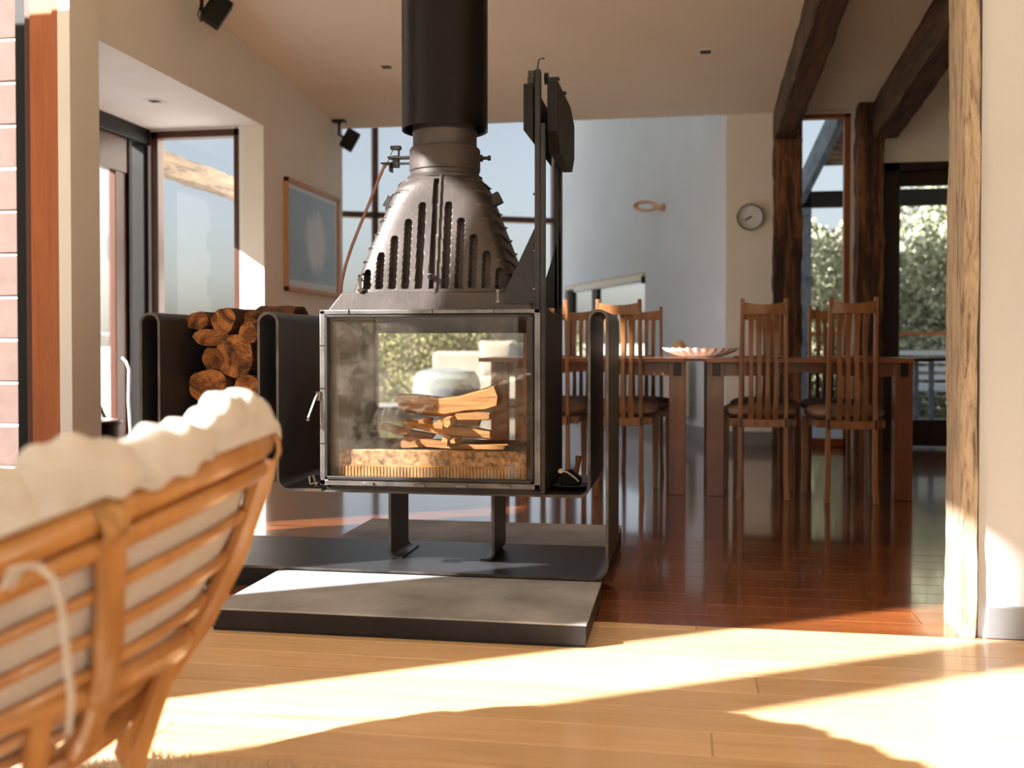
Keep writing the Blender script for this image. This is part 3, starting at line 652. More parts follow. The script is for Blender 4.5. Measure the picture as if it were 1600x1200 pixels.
# damper linkage
b = MB(); b.box(-1.02, -.93, SY-.02, SY+.02, 1.470, 1.476); b.box(-1.0, -.93, SY-.008, SY+.008, 1.450, 1.456); b.box(-1.005, -.985, SY-.01, SY+.01, 1.44, 1.48); b.box(-1.012, -.978, SY-.012, SY+.012, 1.502, 1.514); b.tube([(-.985, SY, 1.44), (-.985, SY, 1.515)], .004, 8)
b.box(-1.045, -1.005, SY-.02, SY+.02, 1.452, 1.456); b.box(-1.015, -1.011, SY-.02, SY+.02, 1.425, 1.455); b.box(-1.015, -1.0, SY-.004, SY+.004, 1.44, 1.46)
dl = obj('damper_bracket', b, 'steel', st)
b = MB(); b.tube([(-1.005, SY, 1.505), (-1.03, SY-.01, 1.44)], .0018, 6)
pts = [(-1.030, 1.446), (-1.052, 1.39), (-1.082, 1.31), (-1.112, 1.235), (-1.138, 1.165), (-1.158, 1.10), (-1.170, 1.04), (-1.173, 1.00), (-1.165, .975), (-1.15, .95)]
b.tube([(p[0], SY-.02-.008*i, p[1]) for i, p in enumerate(pts)], .0055, 10); obj('damper_conduit', b, 'copper', st)
b = MB(); b.lathe([(.004, 0), (.012, .003), (.012, .012), (.006, .014), (.006, .03), (.009, .031), (.009, .04)], (SX+.12, SY, 1.463), 10, RY(pi/2)); obj('collar_bolt', b, 'steel', st)

# ------------------------------------------------------------------ logs
def log(name_label, c, r, ln, ang=0, flat=1., seg=None, seed=0, tilt=0, roll=0, group='firewood logs in the steel bin', mats=('bark', 'cut'), nm='firewood_log'):
    """axis along Y at ang=0; seg: (a0,a1) keeps a wedge of the round"""
    rnd = random.Random(seed); n = 40; out = []
    a0, a1 = seg if seg else (0, 2*pi)
    ph = [rnd.uniform(0, 6) for _ in range(4)]
    ring = []
    for j in range(n):
        a = a0+(a1-a0)*j/(n if not seg else n-1); q = 1+.07*sin(2*a+ph[0])+.05*sin(3*a+ph[1])+.012*sin(7*a+ph[2])+rnd.uniform(-.012, .012)
        ring.append(Vector((cos(a)*q*r, sin(a)*q*r*flat)))
    if seg: ring.append(Vector((rnd.uniform(-.1, .1)*r, rnd.uniform(-.1, .1)*r)))
    cen = sum(ring, Vector((0, 0)))/len(ring)
    R = RZ(ang) @ RX(tilt) @ RY(roll); k = len(ring); b = MB(); nl = 8
    C_ = Vector(c)
    for i in range(nl+1):
        t = i/nl; y_ = (t-.5)*ln
        for j, p in enumerate(ring):
            w_ = 1+.03*sin(9*t+ph[3]+j)+.02*rnd.uniform(-1, 1); off = .012*sin(4*t+ph[1])
            b.v.append(tuple(C_+R @ Vector((p.x*w_+off, y_, p.y*w_))))
    for i in range(nl):
        for j in range(k): j2 = (j+1) % k; b.face((i*k+j, (i+1)*k+j, (i+1)*k+j2, i*k+j2), 1 if seg and j >= k-2 else 0)
    t = thing(nm, name_label, 'firewood', tuple(C_), 0, group)
    obj('bark', b, [mats[0], mats[1]], t, ang=50)
    e_ = MB(); e_.v = []
    for s_, i in ((-1, 0), (1, nl)):
        base_ = len(e_.v); rg = b.v[i*k:(i+1)*k]; cc = C_+R @ Vector((cen.x, s_*(ln/2+.002), cen.y))
        for f_ in (1.0, .66, .33):
            for p in rg: q = Vector(p); e_.v.append(tuple(cc+(q-cc)*f_ + R @ Vector((0, s_*(.001+(rnd.uniform(-.002, .003) if f_ < 1 else 0)), 0))))
        e_.v.append(tuple(cc))
        for a in range(2):
            for j in range(k):
                j2 = (j+1) % k; q = (base_+a*k+j, base_+a*k+j2, base_+(a+1)*k+j2, base_+(a+1)*k+j); e_.face(q if s_ < 0 else q[::-1])
        for j in range(k): j2 = (j+1) % k; q = (base_+2*k+j, base_+2*k+j2, base_+3*k); e_.face(q if s_ < 0 else q[::-1])
    objs('cut_face', e_, 'endgrain', t, ang=40)
    return t
def PX(px, yy=3.47): u = (px-800)/1600; return yy*(.986*u-.1668)/(.986+.1668*u)
def LG(label, px, py, rp, **k): log(label, (PX(px), 3.47+k.pop('ln', .34)/2+k.pop('dy', 0), .82-(py-540)*.00232), rp*.00236, .34, **k)
LG('split log with orange cut face, top left of the pile in the steel bin', 316, 501, 18, seed=1, flat=.8, ang=-.05)
LG('round log with dark heart, top middle of the pile in the steel bin', 352, 501, 20, seed=2, flat=.95)
LG('thin bark-covered log lying along the very top of the pile in the bin', 385, 497, 15, seed=3, dy=.06, flat=.9)
LG('flat dark half log under the orange-faced one at the left of the pile', 326, 527, 27, seed=4, flat=.52)
LG('small log with pale face tucked against the fold of the bin', 393, 520, 15, seed=5)
LG('largest log in the bin, with splintered orange face, right of the pile', 371, 556, 33, seed=6, flat=.95)
LG('dark shadowed log in the middle of the pile, left of the largest', 322, 562, 20, seed=7, dy=.05)
LG('dark thick log at the lower left of the pile, its face ringed with bark', 327, 604, 29, seed=8)
LG('orange-faced log at the lower right of the pile in the bin', 386, 612, 26, seed=9)
LG('log at the foot of the pile in the bin, left, behind the cushion', 330, 664, 24, seed=10, dy=.03)
LG('log at the foot of the pile in the bin, right, behind the cushion', 380, 672, 30, seed=11, dy=.02)
LG('bark log bridging the lower middle of the pile behind the cushion', 356, 640, 14, seed=13, dy=.04)
log('dark rounded bark log lying on top at the back of the bin', (-1.60, 3.90, .925), .062, .20, ang=1.35, seed=12, flat=.85, tilt=.02)
b = MB(); b.tube([(-1.71, 3.50, .915), (-1.66, 3.5, .925), (-1.63, 3.5, .928), (-1.628, 3.5, .938)], .002, 6)
o = obj('twig', b, 'bark', org=(-1.67, 3.5, .92)); tag(o, 'thin bent twig lying on top of the log pile', 'twig')
b = MB(); b.lathe([(.011, -.02), (.013, 0), (.011, .02), (.006, .028)], (-1.612, 3.52, .925), 12); o = obj('branch_stub', b, 'bark', org=(-1.612, 3.52, .905)); tag(o, 'short dark branch stub standing on the top of the log pile', 'branch')
# firewood laid inside the stove
def SP(px, yy=3.42): u = (px-800)/1600; return yy*(.986*u-.1668)/(.986+.1668*u)
def SZ(py): return .82-(py-540)*.00217
def split(label, pts, y, th, seed, mat='fresh', ang=0, group='split firewood inside the stove'):
    rnd = random.Random(seed); P = [(SP(a, y), SZ(c)) for a, c in pts]
    cx = sum(p[0] for p in P)/len(P); cz = sum(p[1] for p in P)/len(P); b = MB(); n = len(P)
    for k, (yy, s_) in enumerate(((-.5, .78), (-.22, 1.), (.2, .97), (.5, .7))):
        for p in P: b.v.append((cx+(p[0]-cx)*(.96+.04*s_), y+yy*th, cz+(p[1]-cz)*s_+rnd.uniform(-.002, .002)))
    for i in range(3):
        for j in range(n): j2 = (j+1) % n; b.face((i*n+j, i*n+j2, (i+1)*n+j2, (i+1)*n+j))
    b.face(tuple(reversed(range(n)))); b.face(tuple(3*n+j for j in range(n)))
    if ang:
        R = RZ(ang); c = Vector((cx, y, cz)); b.v = [tuple(c+R @ (Vector(v)-c)) for v in b.v]
    o = obj('split_firewood', b, mat, org=(cx, y, cz), ang=30); tag(o, label, 'firewood', group)
split('big curved split log lying on top of the stack inside the stove', [(625, 616), (650, 617), (690, 622), (720, 620), (745, 612), (765, 604), (776, 597), (782, 618), (780, 634), (762, 641), (735, 645), (700, 652), (660, 649), (628, 643)], 3.44, .10, 1)
split('broad split stick in the second layer inside the stove', [(633, 656), (660, 657), (700, 664), (740, 668), (768, 674), (768, 687), (730, 684), (690, 680), (650, 670), (632, 668)], 3.40, .05, 2)
split('thin pale stick right under the curved log inside the stove', [(712, 646), (745, 643), (766, 644), (766, 654), (748, 656), (716, 655)], 3.37, .035, 3)
split('darker stick behind the pale one inside the stove', [(700, 655), (752, 654), (748, 668), (704, 664)], 3.46, .05, 4)
split('long bottom stick on the firebox floor inside the stove', [(632, 680), (670, 686), (720, 693), (793, 694), (790, 702), (720, 703), (660, 697), (634, 690)], 3.38, .05, 5)
split('long lower stick leaning to the left inside the stove', [(600, 664), (640, 674), (680, 684), (672, 693), (630, 684), (598, 674)], 3.46, .05, 6)
split('wood block with pale square end in the middle inside the stove', [(684, 658), (694, 652), (700, 657), (698, 668), (686, 668)], 3.38, .14, 7)
split('pale end-on kindling right of the middle block inside the stove', [(700, 650), (710, 650), (711, 660), (706, 668), (701, 664)], 3.38, .14, 8)
split('small kindling stub at the left of the stack inside the stove', [(660, 654), (668, 653), (671, 660), (662, 661)], 3.38, .13, 9)
split('triangular kindling end low in the stack inside the stove', [(694, 692), (699, 677), (706, 682), (705, 694)], 3.36, .13, 10)
split('small kindling block beside the triangular end inside the stove', [(709, 684), (715, 681), (718, 690), (711, 690)], 3.36, .12, 11)
split('pale chip of wood at the left of the stack inside the stove', [(627, 676), (634, 667), (640, 677), (632, 679)], 3.36, .06, 12)
split('crumpled pale splinter at the foot of the stack inside the stove', [(624, 692), (632, 684), (642, 690), (650, 687), (656, 697), (630, 699)], 3.34, .04, 13)
# dish with dustpan-like brush at the right of the stove
ds = thing('iron_dish', 'shallow black dish on the steel shelf right of the stove', 'dish', (-.378, 3.42, .34))
b = MB(); b.lathe([(.03, .0), (.05, .002), (.066, .012), (.069, .013), (.05, .006), (.02, .004)], (-.378, 3.42, .341), 28); obj('dish_bowl', b, 'black', ds)
gl_ = thing('hearth_brush', 'small dark hearth brush with upright handle lying in the black dish', 'brush', (-.375, 3.42, .347))
b = MB(); b.prism([(-.41, .352), (-.345, .352), (-.34, .375), (-.375, .405), (-.41, .398)], 3.395, 3.44, 'Y'); obj('brush_head', b, 'black', gl_, bev=.004)
b = MB(); b.tube([(-.362, 3.42, .39), (-.355, 3.42, .42), (-.352, 3.42, .45)], lambda i: (.010, .008, .011)[i], 10); obj('handle', b, 'rustic', gl_)
b = MB(); b.tube([(-.41, 3.39, .405), (-.385, 3.388, .398), (-.36, 3.388, .38), (-.348, 3.388, .368)], .003, 6); b.lathe([(.004, 0), (.010, .003), (.004, .006)], (-.408, 3.39, .40), 10, RX(.8)); obj('tie_cord', b, 'cream', gl_)

# ================================================================== PAPASAN CHAIR
PC = Vector((-1.043, 1.32, .494)); PR = .466; PD = .285
nrm = Vector((-.37, -.08, .92)).normalized()
ex_ = Vector((1, 0, 0)); ex_ = (ex_ - nrm*ex_.dot(nrm)).normalized(); ey_ = nrm.cross(ex_)
def PL(r, a, z): return PC + ex_*(r*cos(a)) + ey_*(r*sin(a)) + nrm*z
def bowlz(r): return -PD*(1-min(1, (r/PR))**2.2)
pp = thing('papasan_chair', 'round rattan papasan chair in the left foreground seen from behind', 'armchair', (PC.x, PC.y, 0))
b = MB(); b.tube([PL(PR, 2*pi*i/96, 0) for i in range(96)], .021, 12, True); obj('rim', b, 'rattan', pp)
b = MB(); b.tube([PL(PR-.012, 2*pi*i/96, -.034) for i in range(96)], .013, 10, True); obj('lower_rim', b, 'rattan', pp)
for k, f_ in enumerate((.94, .86, .76, .65, .53, .40)):
    r = PR*f_; b = MB(); b.tube([PL(r, 2*pi*i/72, bowlz(r)-.006) for i in range(72)], .0085, 8, True); obj('hoop', b, 'rattan', pp)
ribs = [radians(a) for a in (22.5+51.43*k for k in range(7))]
AOFF = 0
for a in ribs:
    a += AOFF; b = MB(); rs_ = [PR*(1-.78*i/22) for i in range(23)]
    b.tube([PL(r, a, bowlz(r)-.024) for r in rs_], lambda i: .0185+.0012*sin(i*1.3), 10); obj('rib', b, 'rattan', pp)
    b = MB()
    for q in range(5): b.tube([PL(PR+.026*cos(t), a+(q-2)*.014, .026*sin(t)-.008) for t in [2*pi*k/12 for k in range(12)]], .0035, 5, True)
    obj('binding', b, 'rattan_bind', pp)
b = MB(); b.tube([PL(.13, 2*pi*i/40, bowlz(.13)-.03) for i in range(40)], .016, 8, True); obj('bottom_ring', b, 'rattan', pp)
# stool base
zt = .33
b = MB(); b.tube([(PC.x+.02+.30*cos(a), PC.y+.30*sin(a), zt+.055*cos(a)) for a in [2*pi*i/60 for i in range(60)]], .019, 10, True); obj('base_top_ring', b, 'rattan', pp)
b = MB(); b.tube([(PC.x+.02+.30*cos(a), PC.y+.30*sin(a), .034) for a in [2*pi*i/60 for i in range(60)]], .019, 10, True); obj('base_floor_ring', b, 'rattan', pp)
for k in range(8):
    a = 2*pi*k/8+.15; b = MB(); b.tube([(PC.x+.02+.30*cos(a), PC.y+.30*sin(a), zt+.055*cos(a)), (PC.x+.02+.23*cos(a), PC.y+.23*sin(a), .17), (PC.x+.02+.30*cos(a), PC.y+.30*sin(a), .034)], .016, 8); obj('base_leg', b, 'rattan', pp)
# cushion (rests in the bowl)
def cush(u, v):
    a = 2*pi*u + .06*sin(7*2*pi*u) + .03*sin(13*2*pi*u+2); NL = 24
    t = v*2*pi
    # cross-section: v 0..0.5 underside from centre to edge, 0.5..1 top from edge to centre
    RO = PR+.035
    if v < .5: s_ = v/.5; r = RO*sin(s_*pi/2)**.9; zz = bowlz(min(r, PR))+.004
    else: s_ = (1-v)/.5; r = RO*sin(s_*pi/2)**.9; zz = bowlz(min(r, PR*.97))+.004
    lob = abs(cos(NL*a/2))**.6; edge = max(0, min(1, (r/RO-.35)/.3))
    th = (.146+.078*cos(a+2.3))*(1-max(0, (r/RO))**9)**.5*(1-.22*edge*(1-lob))*(1-.14*max(0, cos(r/RO*pi*3.2)))
    wob = .012*sin(5*a+1)+.009*sin(9*a+r*14)+.012*sin(3*a+.5)+.004*sin(61*a+r*30)
    if v >= .5: zz += th+wob*edge
    puff = .035*max(0, (r/RO-.8)/.2)
    rr_ = r+ (puff*sin(min(1, th/.12)*pi/2) if v >= .5 else 0) - (.012*(1-lob)*edge if v >= .5 else 0)
    bulge = 0
    return PL(rr_, a, zz + (.055+.045*cos(a+2.3))*max(0, (r/RO-.75)/.25)*(1 if v >= .5 else .3))
b = MB(); b.grid(cush, 528, 90, closeu=True)
cu = obj('seat_cushion', b, 'cushion', org=tuple(PL(0, 0, -.3)), ang=80); tag(cu, 'thick ivory tufted round cushion lying in the rattan papasan chair', 'cushion')
b = MB(); T0 = PL(PR*.80, radians(-62), bowlz(PR*.8)-.03)
pts = [(-.76, 1.05, .545), (-.735, 1.03, .572), (-.70, 1.02, .578), (-.679, 1.02, .560), (-.672, 1.02, .523), (-.666, 1.02, .467), (-.662, 1.02, .43), (-.666, 1.02, .395)]
pts = [(p[0]*.88, p[1]*.88, .82-(.82-p[2])*.88) for p in pts]; b.tube(pts, .008, 8, flat=.35); obj('cushion_tie', b, 'cushion', cu)

# ================================================================== DINING CHAIRS AND TABLES
def make_chair():
    t = thing('dining_chair', 'x', 'chair')
    HW = .118; H = 1.07; P = .024
    def post(s_):
        b = MB(); rows = [(0, .028, -.014, s_*.006), (.12, .026, -.006, s_*.001), (.42, .022, 0, 0), (.75, .020, -.012, -s_*.002), (H, .020, -.045, -s_*.006)]
        # (z, width, yoff, xoff); the back is the -Y side
        for z, w_, yo, xo in rows:
            x = s_*HW+xo
            b.v += [(x-w_/2, yo-.016, z), (x+w_/2, yo-.016, z), (x+w_/2, yo+.016, z), (x-w_/2, yo+.016, z)]
        for i in range(len(rows)-1):
            for q in range(4): r_ = (q+1) % 4; b.face((i*4+q, i*4+r_, i*4+4+r_, i*4+4+q))
        b.face((3, 2, 1, 0)); n = (len(rows)-1)*4; b.face((n, n+1, n+2, n+3)); return b
    for s_ in (-1, 1):
        o = obj('back_post', post(s_), 'chairwood', t, bev=.003, local=True)
        b = MB(); b.box(s_*HW-.005, s_*HW+.005, -.0185, -.014, .385, .437); obj('tenon', b, 'darkdoor', o, local=True)
    for s_ in (-1, 1):
        b = MB(); x = s_*.178
        b.v = [(x-.014, .375, 0), (x+.014, .375, 0), (x+.014, .403, 0), (x-.014, .403, 0), (x-.019, .365, .43), (x+.019, .365, .43), (x+.019, .403, .43), (x-.019, .403, .43)]
        for q in ((0, 3, 2, 1), (4, 5, 6, 7), (0, 1, 5, 4), (1, 2, 6, 5), (2, 3, 7, 6), (3, 0, 4, 7)): b.face(q)
        obj('front_leg', b, 'chairwood', t, bev=.003, local=True)
    b = MB(); n = 12
    for i in range(n+1):
        x = -HW+2*HW*i/n; c = 1-(x/HW)**2
        b.v += [(x, -.052-.012*c, .985), (x, -.034-.012*c, .985), (x, -.036-.014*c, 1.055-.018*c), (x, -.054-.014*c, 1.055-.018*c)]
    for i in range(n):
        for q in range(4): r_ = (q+1) % 4; b.face((i*4+q, i*4+4+q, i*4+4+r_, i*4+r_))
    b.face((0, 1, 2, 3)); b.face((n*4+3, n*4+2, n*4+1, n*4)); obj('crest_rail', b, 'chairwood', t, bev=.002, local=True)
    b = MB(); b.box(-HW, HW, -.012, .012, .385, .43); obj('lower_rail', b, 'chairwood', t, bev=.003, local=True)
    for k in range(4):
        x = (k-1.5)*.043; b = MB(); m_ = 14
        for i in range(m_+1):
            z = .42+(.99-.42)*i/m_; s = i/m_; yo = -.004-.045*s-.0 + .026*sin(s*2*pi)*-1; w_ = .0125+.002*cos(s*2*pi)
            b.v += [(x-w_, yo-.006, z), (x+w_, yo-.006, z), (x+w_, yo+.006, z), (x-w_, yo+.006, z)]
        for i in range(m_):
            for q in range(4): r_ = (q+1) % 4; b.face((i*4+q, i*4+r_, i*4+4+r_, i*4+4+q))
        b.face((3, 2, 1, 0)); b.face(tuple(m_*4+q for q in range(4))); obj('slat', b, 'chairwood', t, bev=.0015, local=True)
    b = MB()
    def seat(u, v):
        a = 2*pi*u; ex = 2.7; c, s = cos(a), sin(a); k = (abs(c)**ex+abs(s)**ex)**(-1/ex); ph = -pi/2+pi*v
        f_ = max(0, cos(ph))**.45; w_ = .205 - .012*max(0, -s)
        return (w_*c*k*f_, .205+.195*s*k*f_, .462+.034*sin(ph)+(.008*sin(ph) if v > .5 else 0))
    b.grid(seat, 48, 16, closeu=True); obj('seat', b, 'seat', t, ang=80, local=True)
    b = MB(); b.box(-.165, .165, .355, .375, .39, .43); b.box(-.175, -.155, .02, .36, .39, .43); b.box(.155, .175, .02, .36, .39, .43); b.box(-.17, .17, .03, .05, .39, .43); obj('seat_frame', b, 'chairwood', t, bev=.002, local=True)
    return t
ch0 = make_chair(); YC = 5.60; YK = 6.62
ch0.location = (.41, YC, 0); ch0['label'] = 'dining chair at the left end of the right table, its slatted back to the camera'; ch0['group'] = 'high-backed dining chairs around the tables'
for x, y_, r_, lb in ((.852, YC-.07, .03, 'dining chair with its back to the camera, nearest the glazed door at right'),
                      (-.353, YC-.02, -.02, 'dining chair with its back to the camera, just right of the steel ribbon'),
                      (-.755, YC, .02, 'dining chair with its back to the camera, partly hidden by the stove'),
                      (-.268, YK, pi-.02, 'dining chair facing the camera on the far side of the left table, rightmost there'),
                      (-.69, YK, pi+.02, 'dining chair on the far side of the left table, leftmost and facing the camera'),
                      (.478, YK+.05, pi, 'dining chair on the far side of the right table, hidden behind the left one'),
                      (.885, YK, pi+.03, 'dining chair on the far side of the right table, in front of the narrow window')):
    dup(ch0, (x, y_, 0), r_, lb)
def table(x0, x1, l0, l1, label, seed):
    y0, y1 = 5.66, 6.60
    t = thing('dining_table', label, 'table', ((x0+x1)/2, (y0+y1)/2, 0), 0)
    nb = 6
    for k in range(nb):
        ya = y0+(y1-y0)*k/nb; b = MB(); b.box(x0, x1, ya+.0008, ya+(y1-y0)/nb-.0008, .728, .752); obj('tabletop_board', b, 'tabletop', t, bev=.002)
    for xa, xb in ((l0, l0+.092), (l1-.092, l1)):
        for ya in (y0+.01, y1-.102):
            b = MB(); b.box(xa, xb, ya, ya+.092, 0, .728); obj('leg', b, 'tablewood', t, bev=.003)
    b = MB(); n = 20
    for ya in (y0+.05, y1-.08):
        pl = [(l0+.09, .725), (l1-.09, .725)]+[(l1-.09-(l1-l0-.18)*i/n, .655+(.022*sin(pi*(i/n))**6 if True else 0)) for i in range(n+1)]
        b.prism(pl, ya, ya+.024, 'Y')
    b.box(l0+.03, l0+.055, y0+.1, y1-.1, .65, .726); b.box(l1-.055, l1-.03, y0+.1, y1-.1, .65, .726)
    obj('apron', b, 'tablewood', t, smooth=False)
    for xa in (l0+.028, l1-.068):
        b = MB(); b.box(xa, xa+.042, y0-.002, y0+.012, .655, .7275); obj('joint_block', b, 'darkdoor', t, bev=.002)
table(-1.15, .0, -1.08, .005, 'red-brown timber dining table at left, partly behind the stove', 1)
table(.112, 1.19, .117, 1.185, 'red-brown timber dining table at right, in front of the timber posts', 2)
b = MB(); b.box(1.19, 1.29, 5.75, 6.5, .735, .752); o = obj('table_extension', b, 'darkdoor', org=(1.24, 6.1, .735), bev=.002); tag(o, 'dark narrow leaf pulled out at the right end of the right dining table', 'table leaf')
b = MB(); b.box(.0, .112, 5.72, 6.5, .735, .75); o = obj('table_leaf', b, 'tablewood', org=(.056, 6.1, .735), bev=.002); tag(o, 'narrow dark board bridging the gap between the two dining tables', 'table leaf')
# things on the tables
bw = thing('fluted_bowl', 'long pale fluted bowl on the tables where they meet', 'bowl', (.09, 6.15, .752)); b = MB()
def bowl(u, v):
    a = 2*pi*u; s = v; r = .35+.65*s**.7; fl_ = 1+.10*s*cos(26*a)
    if v > .6: r = 1.0-(v-.6)/.4*.6; z = .052-.045*((v-.6)/.4)**.5
    else: r = .45+.55*(v/.6)**.7; z = .052*(v/.6)**1.2
    return (.09+.215*r*cos(a)*fl_, 6.15+.12*r*sin(a)*fl_, .753+z+.004*(r > .9)*cos(26*a))
b.grid(bowl, 208, 20, closeu=True); obj('fluted_shell', b, 'ceramic', bw, ang=60)
b = MB(); b.lathe([(.02, 0), (.042, .018), (.05, .045), (.04, .075), (.018, .095), (.004, .10)], (-.035, 6.35, .753), 24); o = obj('stone_pear', b, 'stone', org=(-.035, 6.35, .753)); tag(o, 'peach coloured rounded ornament standing behind the fluted bowl', 'ornament')
k = 0
for x, y_, lb in ((-.36, 6.38, 'round woven placemat on the left table before the far right chair'), (-.80, 6.38, 'round woven placemat on the left table, at its far left'), (.45, 6.40, 'round woven placemat on the right table, at its far left'), (.90, 6.38, 'round woven placemat on the right table before the window chair'), (.42, 5.86, 'round woven placemat on the near left side of the right table'), (.90, 5.86, 'round woven placemat on the near right side of the right table')):
    b = MB(); b.lathe([(.155, 0), (.158, .003), (.155, .006), (.13, .005), (.10, .0065), (.07, .005), (.04, .0065), (.01, .005)], (x, y_, .7525), 36); o = obj('placemat', b, 'placemat', org=(x, y_, .7525)); tag(o, lb, 'placemat', 'woven placemats on the dining tables')
b = MB(); b.lathe([(.03, 0), (.034, .01), (.034, .08), (.012, .11), (.012, .14), (.015, .142)], (-.90, 6.2, .753), 20); o = obj('bottle', b, 'green', org=(-.9, 6.2, .753)); tag(o, 'small green bottle on the left table near the stove', 'bottle')

# ================================================================== WALL THINGS
pf = thing('framed_picture', 'framed abstract print in blue grey with a white cloud shape on the left wall', 'picture', (XW, 7.81, 1.65))
y0, y1, z0, z1 = 7.222, 8.392, 1.228, 2.075; fx = XW+.032
b = MB()
for a in ((y0, y0+.035, z0, z1), (y1-.035, y1, z0, z1), (y0, y1, z0, z0+.035), (y0, y1, z1-.035, z1)): b.box(XW+.001, fx, *a)
obj('frame', b, 'oak', pf, bev=.002)
b = MB(); b.box(XW+.001, XW+.012, y0+.03, y1-.03, z0+.03, z1-.03); obj('mount', b, 'mat', pf)
m, t, bb = base('abstract_print'); v = coords(t, (1, 1, 1), False)
sx = t.nodes.new('ShaderNodeSeparateXYZ'); t.links.new(v, sx.inputs[0])
def mth(t, op, a, b2=None, c=None):
    n = t.nodes.new('ShaderNodeMath'); n.operation = op
    for i, q in enumerate((a, b2, c)):
        if q is None: continue
        if hasattr(q, 'is_linked'): t.links.new(q, n.inputs[i])
        else: n.inputs[i].default_value = q
    return n.outputs[0]
dy = mth(t, 'MULTIPLY', mth(t, 'SUBTRACT', sx.outputs['Y'], .06), 3.6); dz = mth(t, 'MULTIPLY', mth(t, 'SUBTRACT', sx.outputs['Z'], .0), 3.6)
rr = mth(t, 'SQRT', mth(t, 'ADD', mth(t, 'MULTIPLY', dy, dy), mth(t, 'MULTIPLY', dz, dz)))
nz = noise(t, coords(t, (1, 7, 2.2), False), 1.6, 6, .65, .8)
blob = mth(t, 'SUBTRACT', mth(t, 'ADD', mth(t, 'SUBTRACT', 1.0, rr), nz), .55)
bgc = ramp(t, noise(t, v, 3, 4), [(.3, (104, 134, 148)), (.7, (140, 164, 176))])
t.links.new(mix(t, bgc, lin((224, 222, 220)), mth(t, 'MINIMUM', mth(t, 'MAXIMUM', mth(t, 'MULTIPLY', blob, 2.6), 0), .85)), bb.inputs['Base Color']); bb.inputs['Roughness'].default_value = .5
b = MB(); b.box(XW+.012, XW+.0135, y0+.07, y1-.07, z0+.09, z1-.07); obj('print', b, m, pf, org=(XW, 7.81, 1.65))
b = MB(); b.box(XW+.022, XW+.0235, y0+.03, y1-.03, z0+.03, z1-.03); obj('glazing', b, 'glass', pf, smooth=False)
ck = thing('wall_clock', 'round wall clock with dark rim and pale face on the beige wall', 'clock', (.517, YB, 1.861)); R_ = RX(pi/2)
b = MB(); b.lathe([(.02, .0), (.105, .0), (.107, .03), (.105, .05), (.100, .05), (.098, .022)], (.517, YB-.001, 1.861), 48, R_); obj('case', b, 'steel', ck)
b = MB(); b.lathe([(.003, .018), (.099, .018), (.099, .024), (.003, .024)], (.517, YB-.001, 1.861), 48, R_); obj('face', b, 'whitepaint', ck)
for nm, ang, ln, wd in (('hour_hand', 231, .055, .004), ('minute_hand', 252, .085, .003)):
    a = radians(ang); d = Vector((sin(a), 0, cos(a))); p = Vector((.517, YB-.03, 1.861)); b = MB(); q = Vector((d.z, 0, -d.x))*wd
    b.prism([(v.x, v.z) for v in (p-d*.012-q, p-d*.012+q, p+d*ln+q*.5, p+d*ln-q*.5)], YB-.031, YB-.029, 'Y'); obj(nm, b, 'black', ck)
b = MB(); b.lathe([(.007, .02), (.007, .035)], (.517, YB, 1.861), 12, R_); obj('hub', b, 'black', ck)
# wall sconce: a loop of pale timber on the cool wall
s0 = along(K, dB, 1.35, 0, 0); tt = 1.25
sc = thing('wall_sconce', 'small leaf-shaped loop sconce on the blue-white wall left of the clock', 'wall lamp', tuple(along(K, dB, tt, 0, 2.12)))
b = MB(); pts = []
for i in range(40):
    a = 2*pi*i/40; pts.append(along(K, dB, tt+.24+.16*cos(a), .09+.04*cos(a), 2.15+.042*sin(a)+.02*cos(a)))
b.tube(pts, .012, 8, True, flat=2.); obj('loop', b, 'stone', sc)
b = MB(); b.tube([along(K, dB, tt, 0, 2.11), along(K, dB, tt+.03, .03, 2.11), along(K, dB, tt+.09, .07, 2.13)], lambda i: (.035, .028, .014)[i], 12); obj('wall_mount', b, 'stone', sc)
# panel heater
hp = along(K, dB, .80, .0, 0); ph_ = thing('panel_heater', 'cream rounded panel heater standing by the wall between the two tables', 'heater', tuple(along(K, dB, .8, .12, 0)))
b = MB(); pl = rounded([(-.20, .18), (.20, .18), (.20, .74), (-.20, .74)], .05)
n = len(pl)
for o_ in (.08, .14): b.v += [tuple(along(K, dB, .72+p.x, o_, p.y)) for p in pl]
b.face(tuple(range(n))); b.face(tuple(n+i for i in reversed(range(n))))
for i in range(n): j = (i+1) % n; b.face((i, n+i, n+j, j))
obj('panel', b, 'cream', ph_, bev=.008)
for tq in (-.12, .13):
    b = MB(); b.tube([along(K, dB, .72+tq, .11, .19), along(K, dB, .72+tq, .11, .01)], .011, 8); b.box(*(lambda q: (q.x-.012, q.x+.012, q.y-.05, q.y+.05, 0, .014))(along(K, dB, .72+tq, .11, 0))); obj('foot', b, 'cream' if tq < 0 else 'steel', ph_)
